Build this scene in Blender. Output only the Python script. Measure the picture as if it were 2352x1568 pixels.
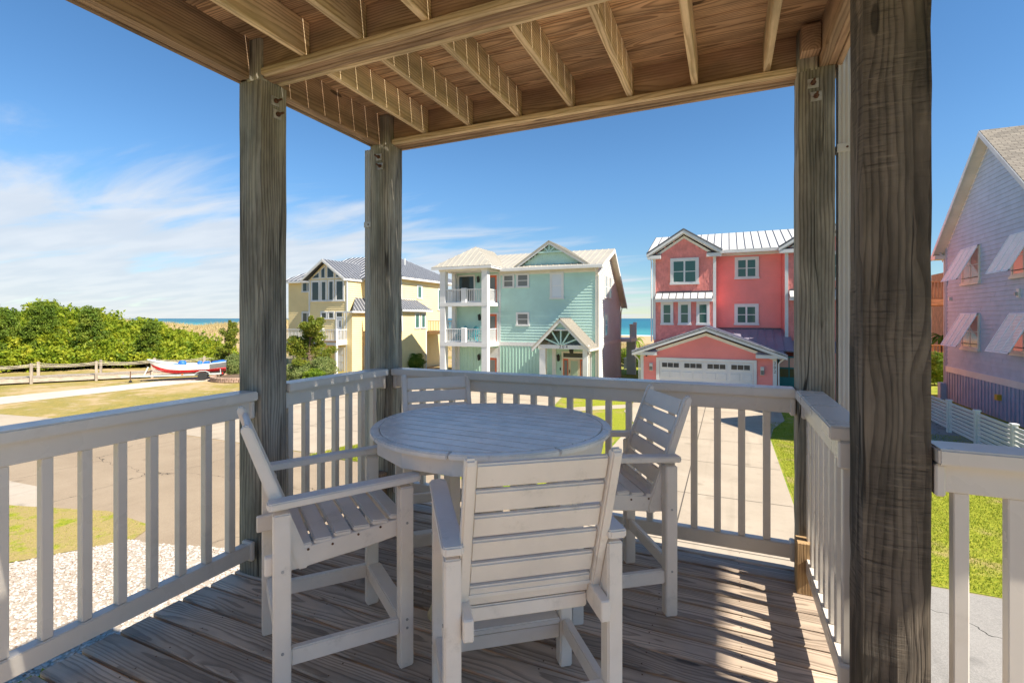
import bpy, bmesh, math, random
import numpy as np
from mathutils import Vector, Matrix
random.seed(7); rng = np.random.default_rng(7)
for o in list(bpy.data.objects): bpy.data.objects.remove(o)
S = bpy.context.scene; COL = S.collection; R = math.radians

# ------------------------------------------------------------------ camera, sky, sun, exposure
CAM_H = 1.45; G = -3.05                     # deck floor is z = 0, the ground lies at G
cd = bpy.data.cameras.new('camera'); cam = bpy.data.objects.new('camera', cd); COL.objects.link(cam)
cam.location = (0, 0, CAM_H); cam.rotation_euler = (R(90), 0, math.asin(.4019))
cd.sensor_width = 36; cd.lens = 36*1128/2352; cd.shift_y = -53/2352; cd.clip_start = .05; cd.clip_end = 60000
S.camera = cam
SUN_EL = R(44); SUN_AZ = R(98)              # azimuth clockwise from +Y
W = bpy.data.worlds.new('World'); S.world = W; W.use_nodes = True
def build_world():
    nt = W.node_tree; N = nt.nodes; L = nt.links; N.clear()
    def n(t, **k):
        x = N.new(t)
        for a, b in k.items(): setattr(x, a, b)
        return x
    out = n('ShaderNodeOutputWorld'); bg = n('ShaderNodeBackground'); bg.inputs[1].default_value = .092
    L.new(bg.outputs[0], out.inputs[0])
    sky = n('ShaderNodeTexSky', sky_type='NISHITA'); sky.sun_disc = False
    sky.sun_elevation = SUN_EL; sky.sun_rotation = SUN_AZ; sky.air_density = 1.0; sky.dust_density = .05; sky.ozone_density = 2.0; sky.altitude = 900
    hs = n('ShaderNodeHueSaturation'); hs.inputs['Saturation'].default_value = 1.15; hs.inputs['Value'].default_value = .95
    tn = n('ShaderNodeMix', data_type='RGBA', blend_type='MULTIPLY'); tn.inputs[0].default_value = 1; tn.inputs[7].default_value = (.90, .985, 1.02, 1)
    L.new(sky.outputs[0], tn.inputs[6]); L.new(tn.outputs[2], hs.inputs['Color'])
    geo = n('ShaderNodeTexCoord'); sep = n('ShaderNodeSeparateXYZ'); L.new(geo.outputs['Generated'], sep.inputs[0])
    def m(op, a, b=None, c=None):
        x = n('ShaderNodeMath', operation=op)
        for i, v in enumerate((a, b, c)):
            if v is None: continue
            if isinstance(v, (int, float)): x.inputs[i].default_value = v
            else: L.new(v, x.inputs[i])
        return x.outputs[0]
    def mr(v, a, b, c=0., d=1., sm=True):
        x = n('ShaderNodeMapRange', interpolation_type='SMOOTHSTEP' if sm else 'LINEAR')
        L.new(v, x.inputs[0])
        for i, q in enumerate((a, b, c, d)): x.inputs[i+1].default_value = q
        return x.outputs[0]
    zz = m('MAXIMUM', sep.outputs[2], .0)
    hz = mr(zz, .0, .30, .66, .97)                      # humid air dims the sky towards the horizon
    hv = n('ShaderNodeCombineXYZ'); [L.new(hz, hv.inputs[i]) for i in range(3)]
    hm = n('ShaderNodeMix', data_type='RGBA', blend_type='MULTIPLY'); hm.inputs[0].default_value = 1; L.new(hs.outputs[0], hm.inputs[6]); L.new(hv.outputs[0], hm.inputs[7])
    den = m('ADD', zz, .09)
    cx = m('DIVIDE', sep.outputs[0], den); cy = m('DIVIDE', sep.outputs[1], den)
    cv = n('ShaderNodeCombineXYZ'); L.new(cx, cv.inputs[0]); L.new(cy, cv.inputs[1])
    mp = n('ShaderNodeMapping'); mp.inputs['Rotation'].default_value = (0, 0, R(-28)); mp.inputs['Scale'].default_value = (.50, 1.5, 1); L.new(cv.outputs[0], mp.inputs[0])
    n1 = n('ShaderNodeTexNoise'); n1.inputs['Scale'].default_value = 1.15; n1.inputs['Detail'].default_value = 9; n1.inputs['Roughness'].default_value = .56; n1.inputs['Distortion'].default_value = .5
    L.new(mp.outputs[0], n1.inputs['Vector'])
    # a bank of thin cloud low in the north-west quarter, thinning out overhead
    az = m('MULTIPLY', sep.outputs[0], -.80); az = m('MULTIPLY_ADD', sep.outputs[1], .50, az)
    side = mr(az, .42, .98)
    lim = m('MULTIPLY_ADD', side, .33, .12)                 # how high the bank reaches
    e = m('DIVIDE', zz, lim); low = m('SUBTRACT', 1.0, mr(e, .10, 1.0))
    lw = m('MULTIPLY', low, m('MULTIPLY_ADD', side, .58, .42))
    cov = m('MULTIPLY_ADD', lw, .58, -.10)
    dens = m('SUBTRACT', m('ADD', n1.outputs['Fac'], cov), .615)
    cl = mr(dens, 0., .30)
    n2 = n('ShaderNodeTexNoise'); n2.inputs['Scale'].default_value = 2.3; n2.inputs['Detail'].default_value = 6; L.new(mp.outputs[0], n2.inputs['Vector'])
    sh = mr(n2.outputs['Fac'], .35, .7, .72, 1.05)
    cc = n('ShaderNodeMix', data_type='RGBA'); cc.inputs[6].default_value = (2.5, 3.1, 3.9, 1); cc.inputs[7].default_value = (4.4, 4.6, 4.9, 1)
    L.new(sh, cc.inputs[0])
    mx = n('ShaderNodeMix', data_type='RGBA'); L.new(m('MULTIPLY', cl, .86), mx.inputs[0]); L.new(hm.outputs[2], mx.inputs[6]); L.new(cc.outputs[2], mx.inputs[7])
    L.new(mx.outputs[2], bg.inputs[0])
build_world()
sl = bpy.data.lights.new('sun', 'SUN'); sl.energy = 5.0; sl.angle = R(.53); sl.color = (1, .92, .79)
sun = bpy.data.objects.new('sun', sl); COL.objects.link(sun)
sdir = Vector((math.cos(SUN_EL)*math.sin(SUN_AZ), math.cos(SUN_EL)*math.cos(SUN_AZ), math.sin(SUN_EL)))
sun.rotation_euler = sdir.to_track_quat('Z', 'Y').to_euler(); sun.location = (30, -5, 40)
S.view_settings.view_transform = 'Standard'; S.view_settings.look = 'None'; S.view_settings.gamma = 1
S.view_settings.use_curve_mapping = False; S.view_settings.exposure = 1.02
S.render.engine = 'CYCLES'; S.cycles.max_bounces = 10; S.cycles.diffuse_bounces = 6; S.cycles.use_denoising = True
try: S.cycles.sample_clamp_indirect = 6
except Exception: pass

# ------------------------------------------------------------------ materials
def nodes(name):
    mt = bpy.data.materials.new(name); mt.use_nodes = True
    nt = mt.node_tree; b = nt.nodes['Principled BSDF']
    class X: pass
    x = X(); x.m = mt; x.N = nt.nodes; x.L = nt.links; x.b = b
    def n(t, **k):
        q = nt.nodes.new(t)
        for a, v in k.items(): setattr(q, a, v)
        return q
    def setin(q, i, v):
        if isinstance(v, (int, float)): q.inputs[i].default_value = v
        elif isinstance(v, (tuple, list)): q.inputs[i].default_value = (tuple(v)+(1,))[:len(q.inputs[i].default_value)]
        else: nt.links.new(v, q.inputs[i])
    def math_(op, *a):
        q = n('ShaderNodeMath', operation=op)
        for i, v in enumerate(a): setin(q, i, v)
        return q.outputs[0]
    def vm(op, *a):
        q = n('ShaderNodeVectorMath', operation=op)
        for i, v in enumerate(a): setin(q, i, v)
        return q.outputs[0]
    def noise(vec, sc, det=4, ro=.5, dist=0.):
        q = n('ShaderNodeTexNoise'); nt.links.new(vec, q.inputs['Vector'])
        q.inputs['Scale'].default_value = sc; q.inputs['Detail'].default_value = det; q.inputs['Roughness'].default_value = ro; q.inputs['Distortion'].default_value = dist
        return q.outputs['Fac']
    def mr(v, a, b_, c=0., d=1., sm=True):
        q = n('ShaderNodeMapRange', interpolation_type='SMOOTHSTEP' if sm else 'LINEAR'); setin(q, 0, v)
        for i, w in enumerate((a, b_, c, d)): setin(q, i+1, w)
        return q.outputs[0]
    def mix(f, a, b_, bt='MIX'):
        q = n('ShaderNodeMix', data_type='RGBA', blend_type=bt); setin(q, 0, f); setin(q, 6, a); setin(q, 7, b_); return q.outputs[2]
    def bump(h, st, dist=.01):
        q = n('ShaderNodeBump'); q.inputs['Strength'].default_value = st; q.inputs['Distance'].default_value = dist; nt.links.new(h, q.inputs['Height']); nt.links.new(q.outputs[0], b.inputs['Normal'])
    x.n, x.set, x.math, x.vm, x.noise, x.mr, x.mix, x.bump = n, setin, math_, vm, noise, mr, mix, bump
    x.tc = n('ShaderNodeTexCoord'); x.obj = x.tc.outputs['Object']
    x.info = n('ShaderNodeObjectInfo'); x.rand = x.info.outputs['Random']
    x.geo = n('ShaderNodeNewGeometry'); x.pos = x.geo.outputs['Position']
    def col(v): setin(b, 'Base Color', v)
    def rough(v): setin(b, 'Roughness', v)
    x.col, x.rough = col, rough
    return x
def scale_vec(x, v, s): return x.vm('MULTIPLY', v, s)

def wood(name, light, dark, ring=.011, contrast=1., blotch=(.7, 1.15), tint=None, rough=.75, bump=.35, knots=True, pith=.06, saw=0., crack=0., amp=.075):
    """flat-sawn softwood: rings round a pith below the board, long axis = local x"""
    x = nodes(name)
    off = x.n('ShaderNodeCombineXYZ'); x.set(off, 0, x.math('MULTIPLY', x.rand, 53.)); x.set(off, 1, x.math('MULTIPLY', x.math('FRACT', x.math('MULTIPLY', x.rand, 17.3)), 31.)); x.set(off, 2, x.math('MULTIPLY', x.math('FRACT', x.math('MULTIPLY', x.rand, 71.9)), 19.))
    q = x.vm('ADD', x.obj, off.outputs[0])
    sep = x.n('ShaderNodeSeparateXYZ'); x.L.new(x.obj, sep.inputs[0])
    w1 = x.noise(scale_vec(x, q, (.55, 2.2, 2.2)), 1.6, 2, .5)
    w2 = x.noise(scale_vec(x, q, (2.2, 9., 9.)), 1.5, 3, .55)
    ky = x.math('ADD', sep.outputs[1], x.math('MULTIPLY', x.math('SUBTRACT', x.math('FRACT', x.math('MULTIPLY', x.rand, 9.7)), .5), .12))
    kz = x.math('ADD', sep.outputs[2], x.math('ADD', x.math('MULTIPLY', x.math('FRACT', x.math('MULTIPLY', x.rand, 29.1)), .05), pith-.02))
    r = x.math('SQRT', x.math('ADD', x.math('MULTIPLY', ky, ky), x.math('MULTIPLY', kz, kz)))
    r = x.math('ADD', r, x.math('MULTIPLY', x.math('SUBTRACT', w1, .5), amp))
    r = x.math('ADD', r, x.math('MULTIPLY', x.math('SUBTRACT', w2, .5), .013))
    if knots:
        vo = x.n('ShaderNodeTexVoronoi', feature='F1'); x.L.new(scale_vec(x, q, (1.25, 5.5, 5.5)), vo.inputs['Vector']); vo.inputs['Scale'].default_value = 1.
        kd = vo.outputs['Distance']
        kb = x.mr(kd, .34, .02)
        r = x.math('ADD', r, x.math('MULTIPLY', kb, .020))
        kc = x.mr(kd, .085, .055)
    s = x.math('FRACT', x.math('DIVIDE', r, ring))
    late = x.math('MULTIPLY', x.mr(s, .35, .88), x.mr(s, 1., .93))
    fib = x.noise(scale_vec(x, q, (2., 300., 300.)), 1., 3, .6)
    fac = x.math('ADD', x.math('MULTIPLY', late, .62*contrast), x.math('MULTIPLY', x.math('SUBTRACT', fib, .5), .7))
    base = x.mix(x.mr(fac, 0., 1., sm=False), light, dark)
    if tint:
        base = x.mix(x.mr(x.noise(scale_vec(x, q, (1.1, 5., 5.)), 1.3, 4), .45, .7, 0., .65), base, tint)
    if saw:                                                # rough-sawn marks across the grain
        sw = x.noise(scale_vec(x, q, (95., 9., 9.)), 1., 3, .6); sm_ = x.noise(scale_vec(x, q, (2.2, 6., 6.)), 1., 3)
        sf = x.math('MULTIPLY', x.math('SUBTRACT', sw, .5), x.mr(sm_, .35, .65))
        base = x.mix(x.mr(sf, .02, .22, 0., saw), base, tuple(v*1.35 for v in light)); base = x.mix(x.mr(sf, -.02, -.2, 0., saw), base, tuple(v*.6 for v in dark))
    if crack:                                              # drying checks along the grain
        cn = x.noise(scale_vec(x, q, (.45, 13., 13.)), 1., 2, .45, .3); cm = x.noise(scale_vec(x, q, (.8, 4., 4.)), 1., 2)
        cf = x.math('MULTIPLY', x.mr(x.math('ABSOLUTE', x.math('SUBTRACT', cn, .5)), .016, .004), x.mr(cm, .45, .55))
        base = x.mix(x.math('MULTIPLY', cf, crack), base, tuple(v*.22 for v in dark))
    bl = x.mr(x.noise(scale_vec(x, q, (.9, 4., 4.)), 2.2, 5, .6), .3, .7, blotch[0], blotch[1])
    pv = x.mr(x.math('FRACT', x.math('MULTIPLY', x.rand, 5.77)), 0, 1, .72, 1.18, False)
    k = x.math('MULTIPLY', bl, pv)
    if knots: k = x.math('MULTIPLY', k, x.math('SUBTRACT', 1., x.math('MULTIPLY', kc, .72)))
    cv = x.n('ShaderNodeCombineXYZ'); [x.set(cv, i, k) for i in range(3)]
    x.col(x.mix(1., base, cv.outputs[0], 'MULTIPLY')); x.rough(rough)
    h = x.math('ADD', x.math('MULTIPLY', late, .6), x.math('MULTIPLY', fib, .8))
    if crack: h = x.math('SUBTRACT', h, x.math('MULTIPLY', cf, 2.5))
    if saw: h = x.math('ADD', h, x.math('MULTIPLY', sf, 2.))
    x.bump(h, bump, .004)
    return x.m
def paint(name, c, rough=.45, var=.06, sc=3., spec=.4, bump=0., bsc=300., dirt=None):
    x = nodes(name)
    f = x.noise(x.pos, sc, 5, .6)
    lo = tuple(v*(1-var*1.6) for v in c); hi = tuple(min(1, v*(1+var)) for v in c)
    base = x.mix(x.mr(f, .3, .7), lo, hi)
    if dirt: base = x.mix(x.mr(x.noise(x.pos, dirt[1], 6, .7), .56, .74, 0., dirt[2]), base, dirt[0])
    x.col(base); x.rough(x.mr(x.noise(x.pos, sc*2.3, 4), .3, .7, rough*.85, min(1, rough*1.15))); x.b.inputs['Specular IOR Level'].default_value = spec
    if bump: x.bump(x.noise(x.obj, bsc, 2), bump, .002)
    return x.m
def glass(name, c, rough=.04):
    x = nodes(name); x.col(c); x.rough(rough); x.b.inputs['Specular IOR Level'].default_value = .5
    return x.m
M = {}
M['deck'] = wood('deck_wood', (.57, .45, .345), (.165, .118, .085), ring=.0095, contrast=.95, amp=.055, blotch=(.68, 1.12), rough=.55, bump=.5)
M['joist'] = wood('joist_wood', (.84, .64, .40), (.40, .25, .12), ring=.016, contrast=1.1, blotch=(.66, 1.12), tint=(.52, .41, .23), rough=.8, bump=.25)
M['ceil'] = wood('upper_board_wood', (.60, .39, .22), (.20, .108, .05), ring=.010, contrast=1.2, blotch=(.6, 1.15), rough=.8, bump=.25)
M['beam'] = wood('beam_wood', (.50, .335, .205), (.21, .125, .072), ring=.014, contrast=1.1, blotch=(.6, 1.15), tint=(.34, .195, .115), rough=.8, bump=.25)
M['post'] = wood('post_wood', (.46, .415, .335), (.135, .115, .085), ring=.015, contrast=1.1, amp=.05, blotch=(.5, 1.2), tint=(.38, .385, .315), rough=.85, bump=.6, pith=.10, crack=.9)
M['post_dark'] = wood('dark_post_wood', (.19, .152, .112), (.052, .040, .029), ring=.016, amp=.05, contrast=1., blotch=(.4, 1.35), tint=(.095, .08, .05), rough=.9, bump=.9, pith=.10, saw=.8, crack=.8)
M['fresh'] = wood('fresh_wood', (.55, .36, .18), (.28, .15, .06), ring=.012)
M['walk'] = wood('boardwalk_wood', (.50, .42, .33), (.28, .22, .17), ring=.012, rough=.85)
M['tan_wood'] = wood('tan_deck_wood', (.50, .30, .13), (.30, .16, .07), ring=.012)
M['coral_wood'] = wood('coral_deck_wood', (.62, .22, .10), (.4, .13, .06), ring=.012)
M['vinyl'] = paint('white_vinyl', (.72, .665, .59), .30, .03, 2.5, bump=.05, dirt=((.45, .40, .33), 2.2, .35))
M['poly'] = paint('white_polymer', (.84, .775, .69), .42, .04, 4., bump=.35, bsc=420, dirt=((.42, .38, .31), 9., .35))
M['table'] = paint('table_polymer', (.88, .835, .765), .22, .08, 8., bump=.35, bsc=300, dirt=((.42, .40, .36), 14., .4))
M['cream_foot'] = paint('cream_foot', (.62, .52, .33), .6, .1, 9.)
M['steel'] = paint('galvanised_steel', (.42, .41, .39), .5, .2, 30., .6); M['rust'] = paint('rusty_steel', (.13, .062, .035), .8, .3, 60.)
M['white'] = paint('white_trim', (.68, .67, .65), .5, .04, 1.2)
M['shutter'] = paint('white_shutter', (.84, .86, .88), .45, .03)
M['cream'] = paint('cream_trim', (.74, .69, .60), .5, .04, 1.2)
M['alu'] = paint('white_downspout', (.60, .585, .555), .4, .04, 2.)
M['dark_metal'] = paint('black_metal', (.02, .02, .02), .45, .1, 5.)
M['mint'] = paint('mint_siding', (.47, .67, .60), .6, .05, .7); M['mint2'] = paint('mint_panel', (.44, .64, .54), .6, .05, .7)
M['mint_grey'] = paint('pale_grey_mint_siding', (.60, .64, .62), .6, .04, .7)  # paler and greyer than the front siding
M['pink'] = paint('coral_siding', (.86, .275, .24), .6, .05, .6); M['pink2'] = paint('coral_shingle', (.80, .26, .225), .65, .10, 2.5)
M['yellow'] = paint('yellow_siding', (.80, .635, .33), .6, .04, .6)
M['greyblue'] = paint('grey_blue_siding', (.41, .505, .625), .6, .05, 1.6); M['greyblue2'] = paint('grey_blue_batten_wall', (.34, .39, .50), .6, .07, 1.6)
M['roof_cream'] = paint('cream_metal_roof', (.43, .395, .33), .5, .04, .8); M['roof_white'] = paint('white_metal_roof', (.62, .61, .585), .5, .03, .8)
M['roof_dark'] = paint('slate_metal_roof', (.075, .08, .095), .6, .06, .8); M['roof_purple'] = paint('purple_grey_metal_roof', (.25, .235, .29), .4, .05, .8)
M['seam_dark'] = paint('dark_seam', (.10, .10, .11), .5, .05); M['seam_pale'] = paint('pale_seam', (.62, .62, .64), .6, .05)  # rib tones: seam shadow line (dark) and sunlit seam (pale) painted as colour
M['orange'] = paint('orange_door_paint', (.66, .13, .05), .45, .05); M['teal'] = paint('teal_paint', (.0, .17, .17), .4, .05)
M['chair_teal'] = paint('turquoise_chair_paint', (.01, .30, .34), .5, .05)
M['pane'] = glass('window_glass', (.030, .042, .048)); M['pane_green'] = glass('green_window_glass', (.05, .125, .105)); M['blind'] = glass('blind_behind_glass', (.30, .315, .31), .12)
M['white_blind'] = glass('white_curtain_behind_glass', (.62, .66, .70), .2); M['pane_coral_reflection'] = glass('painted_coral_reflection_glass', (.62, .33, .26), .06)  # coral reflection is painted into the pane colour
M['pane_screen'] = glass('screened_glass', (.16, .165, .16), .2)
M['beige'] = paint('beige_door_paint', (.62, .50, .36), .5, .05); M['sage'] = glass('sage_door_glass', (.35, .44, .33), .15)
M['soffit'] = paint('tan_soffit', (.58, .49, .38), .7, .05)
M['rope'] = paint('rope', (.62, .53, .40), .9, .1, 20.)
M['rubber'] = paint('tyre_rubber', (.025, .025, .025), .8, .1); M['rim'] = paint('wheel_rim', (.66, .62, .56), .4, .1)
M['boat_white'] = paint('boat_white_paint', (.80, .77, .70), .3, .03); M['boat_red'] = paint('boat_red_paint', (.62, .008, .012), .3, .03); M['boat_grey'] = paint('boat_grey_stern', (.19, .185, .18), .4, .05)  # grey tone covers the stern part of the hull
M['boat_blue'] = paint('boat_blue_cover', (.03, .16, .60), .5, .08, 6.); M['boat_trim'] = paint('boat_pale_blue_trim', (.62, .68, .75), .4, .05)
M['trailer'] = paint('trailer_galvanised', (.50, .55, .53), .4, .06, 4.); M['lamp_orange'] = paint('orange_marker_lens', (.75, .17, .02), .3); M['lamp_red'] = paint('red_lamp_lens', (.55, .02, .02), .3)
M['paver'] = paint('paver_block', (.40, .27, .20), .9, .15, 6.)
M['yellow_box'] = paint('yellow_meter', (.65, .38, .03), .5); M['num'] = paint('black_numeral', (.02, .02, .025), .5)

def leafmat(name, cols, sc=1.2, trans=.25):
    x = nodes(name)
    f = x.noise(x.pos, sc, 3, .6); g = x.noise(x.pos, sc*9, 2)
    rp = x.n('ShaderNodeValToRGB'); x.set(rp, 0, x.mr(x.math('ADD', x.math('MULTIPLY', f, .6), x.math('MULTIPLY', g, .4)), .32, .68, sm=False))
    el = rp.color_ramp.elements; el[0].position = 0; el[0].color = cols[0]+(1,); el[1].position = 1; el[1].color = cols[-1]+(1,)
    for i, c in enumerate(cols[1:-1]):
        e = el.new((i+1)/(len(cols)-1)); e.color = c+(1,)
    x.col(rp.outputs[0]); x.rough(.6); x.b.inputs['Specular IOR Level'].default_value = .25
    tr = x.n('ShaderNodeBsdfTranslucent'); x.L.new(rp.outputs[0], tr.inputs[0])
    ms = x.n('ShaderNodeMixShader'); ms.inputs[0].default_value = trans; x.L.new(x.b.outputs[0], ms.inputs[1]); x.L.new(tr.outputs[0], ms.inputs[2])
    x.L.new(ms.outputs[0], x.N['Material Output'].inputs[0])
    return x.m
M['leaf_thicket'] = leafmat('thicket_leaves', [(.07, .14, .014), (.20, .29, .02), (.37, .41, .03), (.52, .48, .04)], 1.1, .45)
M['leaf_cedar'] = leafmat('cedar_leaves', [(.07, .14, .018), (.14, .21, .022), (.27, .29, .035)], 1.2)
M['leaf_juniper'] = leafmat('juniper_leaves', [(.06, .11, .016), (.17, .21, .022), (.38, .33, .04)], 2.5)
M['leaf_round'] = leafmat('round_shrub_leaves', [(.09, .14, .04), (.19, .24, .07), (.34, .34, .12)], 4.)
M['leaf_bright'] = leafmat('bright_leaves', [(.05, .12, .012), (.16, .25, .02), (.33, .36, .03)], 2.)
M['dune_grass'] = leafmat('dune_grass_blades', [(.34, .27, .12), (.50, .40, .19), (.42, .36, .15)], .5)
M['lawn_blade'] = leafmat('lawn_blades', [(.16, .22, .018), (.30, .33, .03), (.52, .44, .11)], 1.5)
M['bark'] = paint('bark', (.16, .11, .07), .9, .2, 10.)
# ------------------------------------------------------------------ helpers
def tag(o, label=None, cat=None, group=None, kind=None):
    if label: o['label'] = label
    if cat: o['category'] = cat
    if group: o['group'] = group
    if kind: o['kind'] = kind
    return o
def thing(name, loc, label, cat, group=None, rz=0.):
    o = bpy.data.objects.new(name, None); COL.objects.link(o); o.location = loc; o.rotation_euler = (0, 0, rz); o.empty_display_size = .2
    o.matrix_basis = Matrix.Translation(loc) @ Matrix.Rotation(rz, 4, 'Z')
    return tag(o, label, cat, group)
WM = {}                                        # world matrices, so that parts can be placed in world coordinates
def wmat(o): return WM.get(o.name, o.matrix_basis)
def link(name, me, mat, parent=None, mw=None, local=False):
    """mw: placement (world, or in the parent's frame when local)"""
    o = bpy.data.objects.new(name, me); COL.objects.link(o)
    if mat and not me.materials: me.materials.append(mat)
    mw = mw if mw is not None else Matrix.Identity(4)
    if parent:
        o.parent = parent
        if local: o.matrix_basis = mw; WM[o.name] = wmat(parent) @ mw
        else: o.matrix_parent_inverse = wmat(parent).inverted(); o.matrix_basis = mw; WM[o.name] = mw
    else: o.matrix_basis = mw; WM[o.name] = mw
    return o
class MB:
    def __init__(s): s.v = []; s.f = []
    def poly(s, pts):
        b = len(s.v); s.v += [tuple(p) for p in pts]; s.f.append(tuple(range(b, b+len(pts)))); return s
    def hexa(s, p):                            # p: 4 bottom points ccw, 4 top points
        b = len(s.v); s.v += [tuple(q) for q in p]
        for f in ((3, 2, 1, 0), (4, 5, 6, 7), (0, 1, 5, 4), (1, 2, 6, 5), (2, 3, 7, 6), (3, 0, 4, 7)): s.f.append(tuple(b+i for i in f))
        return s
    def box(s, x0, x1, y0, y1, z0, z1): return s.hexa([(x0, y0, z0), (x1, y0, z0), (x1, y1, z0), (x0, y1, z0), (x0, y0, z1), (x1, y0, z1), (x1, y1, z1), (x0, y1, z1)])
    def prism(s, pts, off):                    # polygon extruded by the vector off
        off = Vector(off); b = len(s.v); n = len(pts)
        s.v += [tuple(p) for p in pts] + [tuple(Vector(p)+off) for p in pts]
        s.f.append(tuple(b+i for i in reversed(range(n)))); s.f.append(tuple(b+n+i for i in range(n)))
        for i in range(n): j = (i+1) % n; s.f.append((b+i, b+j, b+n+j, b+n+i))
        return s
    def tube(s, pts, rad, seg=8, cap=True):
        pts = [Vector(p) for p in pts]; rs = rad if isinstance(rad, (list, tuple)) else [rad]*len(pts); rings = []
        up = Vector((0, 0, 1))
        for i, p in enumerate(pts):
            t = (pts[min(i+1, len(pts)-1)]-pts[max(i-1, 0)]).normalized()
            a = t.cross(up); a = a.normalized() if a.length > .05 else Vector((1, 0, 0)); c = a.cross(t).normalized()
            b = len(s.v); rings.append(b)
            for k in range(seg):
                w = 2*math.pi*k/seg; s.v.append(tuple(p+(a*math.cos(w)+c*math.sin(w))*rs[i]))
        for i in range(len(rings)-1):
            for k in range(seg):
                j = (k+1) % seg; s.f.append((rings[i]+k, rings[i]+j, rings[i+1]+j, rings[i+1]+k))
        if cap: s.f.append(tuple(rings[0]+k for k in reversed(range(seg)))); s.f.append(tuple(rings[-1]+k for k in range(seg)))
        return s
    def lathe(s, prof, c=(0, 0, 0), seg=24, axis='Z'):
        b = len(s.v)
        for r, h in prof:
            for k in range(seg):
                w = 2*math.pi*k/seg; p = (r*math.cos(w), r*math.sin(w), h)
                if axis == 'Y': p = (p[0], p[2], p[1])
                if axis == 'X': p = (p[2], p[0], p[1])
                s.v.append((c[0]+p[0], c[1]+p[1], c[2]+p[2]))
        for i in range(len(prof)-1):
            for k in range(seg):
                j = (k+1) % seg; s.f.append((b+i*seg+k, b+i*seg+j, b+(i+1)*seg+j, b+(i+1)*seg+k))
        s.f.append(tuple(b+k for k in reversed(range(seg)))); s.f.append(tuple(b+(len(prof)-1)*seg+k for k in range(seg)))
        return s
    def mesh(s, bevel=0., smooth=False, seg=1):
        me = bpy.data.meshes.new('m'); me.from_pydata(s.v, [], s.f); me.update()
        bm = bmesh.new(); bm.from_mesh(me)
        bmesh.ops.recalc_face_normals(bm, faces=bm.faces)
        if bevel: bmesh.ops.bevel(bm, geom=[e for e in bm.edges if e.calc_face_angle(0) > .5], offset=bevel, segments=seg, affect='EDGES', clamp_overlap=True)
        bm.to_mesh(me); bm.free()
        if smooth:
            for p in me.polygons: p.use_smooth = True
        return me
    def build(s, name, mat, parent=None, bevel=0., smooth=False, seg=1, mw=None, local=False):
        return link(name, s.mesh(bevel, smooth, seg), mat, parent, mw, local)
_pc = {}
def plank(name, a, b, w, t, mat, parent=None, up=(0, 0, 1), bev=.004, local=False, seg=1):
    """a board from a to b: length on local x, width w on local y, thickness t on local z (towards up)"""
    a, b = Vector(a), Vector(b); d = b-a; L = d.length; X = d/L; Zv = Vector(up); Zv = (Zv-X*Zv.dot(X)).normalized(); Yv = Zv.cross(X)
    key = (round(L, 3), round(w, 4), round(t, 4), bev, mat.name)
    if key not in _pc:
        _pc[key] = MB().box(-L/2, L/2, -w/2, w/2, -t/2, t/2).mesh(bev, seg=seg); _pc[key].materials.append(mat)
    mw = Matrix.Translation((a+b)/2) @ Matrix((X, Yv, Zv)).transposed().to_4x4()
    return link(name, _pc[key], mat, parent, mw, local)
def obox(name, x0, x1, y0, y1, z0, z1, mat, parent=None, bev=0., local=False):
    """axis-aligned box whose longest side is its local x (so wood grain follows it)"""
    c = ((x0+x1)/2, (y0+y1)/2, (z0+z1)/2); d = (x1-x0, y1-y0, z1-z0); i = d.index(max(d))
    if i == 0: return plank(name, (x0, c[1], c[2]), (x1, c[1], c[2]), d[1], d[2], mat, parent, bev=bev, local=local)
    if i == 1: return plank(name, (c[0], y0, c[2]), (c[0], y1, c[2]), d[0], d[2], mat, parent, bev=bev, local=local)
    return plank(name, (c[0], c[1], z0), (c[0], c[1], z1), d[0], d[1], mat, parent, up=(0, 1, 0), bev=bev, local=local)
def copy_tree(o, parent=None):
    c = o.copy(); COL.objects.link(c)
    if parent: c.parent = parent
    for ch in list(o.children): copy_tree(ch, c)
    return c
def text(name, body, loc, size, mat, parent, rot, extrude=.01):
    cu = bpy.data.curves.new('t', 'FONT'); cu.body = body; cu.size = size; cu.extrude = extrude; cu.align_x = 'CENTER'; cu.align_y = 'CENTER'
    tmp = bpy.data.objects.new('t', cu); COL.objects.link(tmp)
    me = bpy.data.meshes.new_from_object(tmp.evaluated_get(bpy.context.evaluated_depsgraph_get())); bpy.data.objects.remove(tmp)
    return link(name, me, mat, parent, Matrix.Translation(loc) @ rot)

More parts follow.
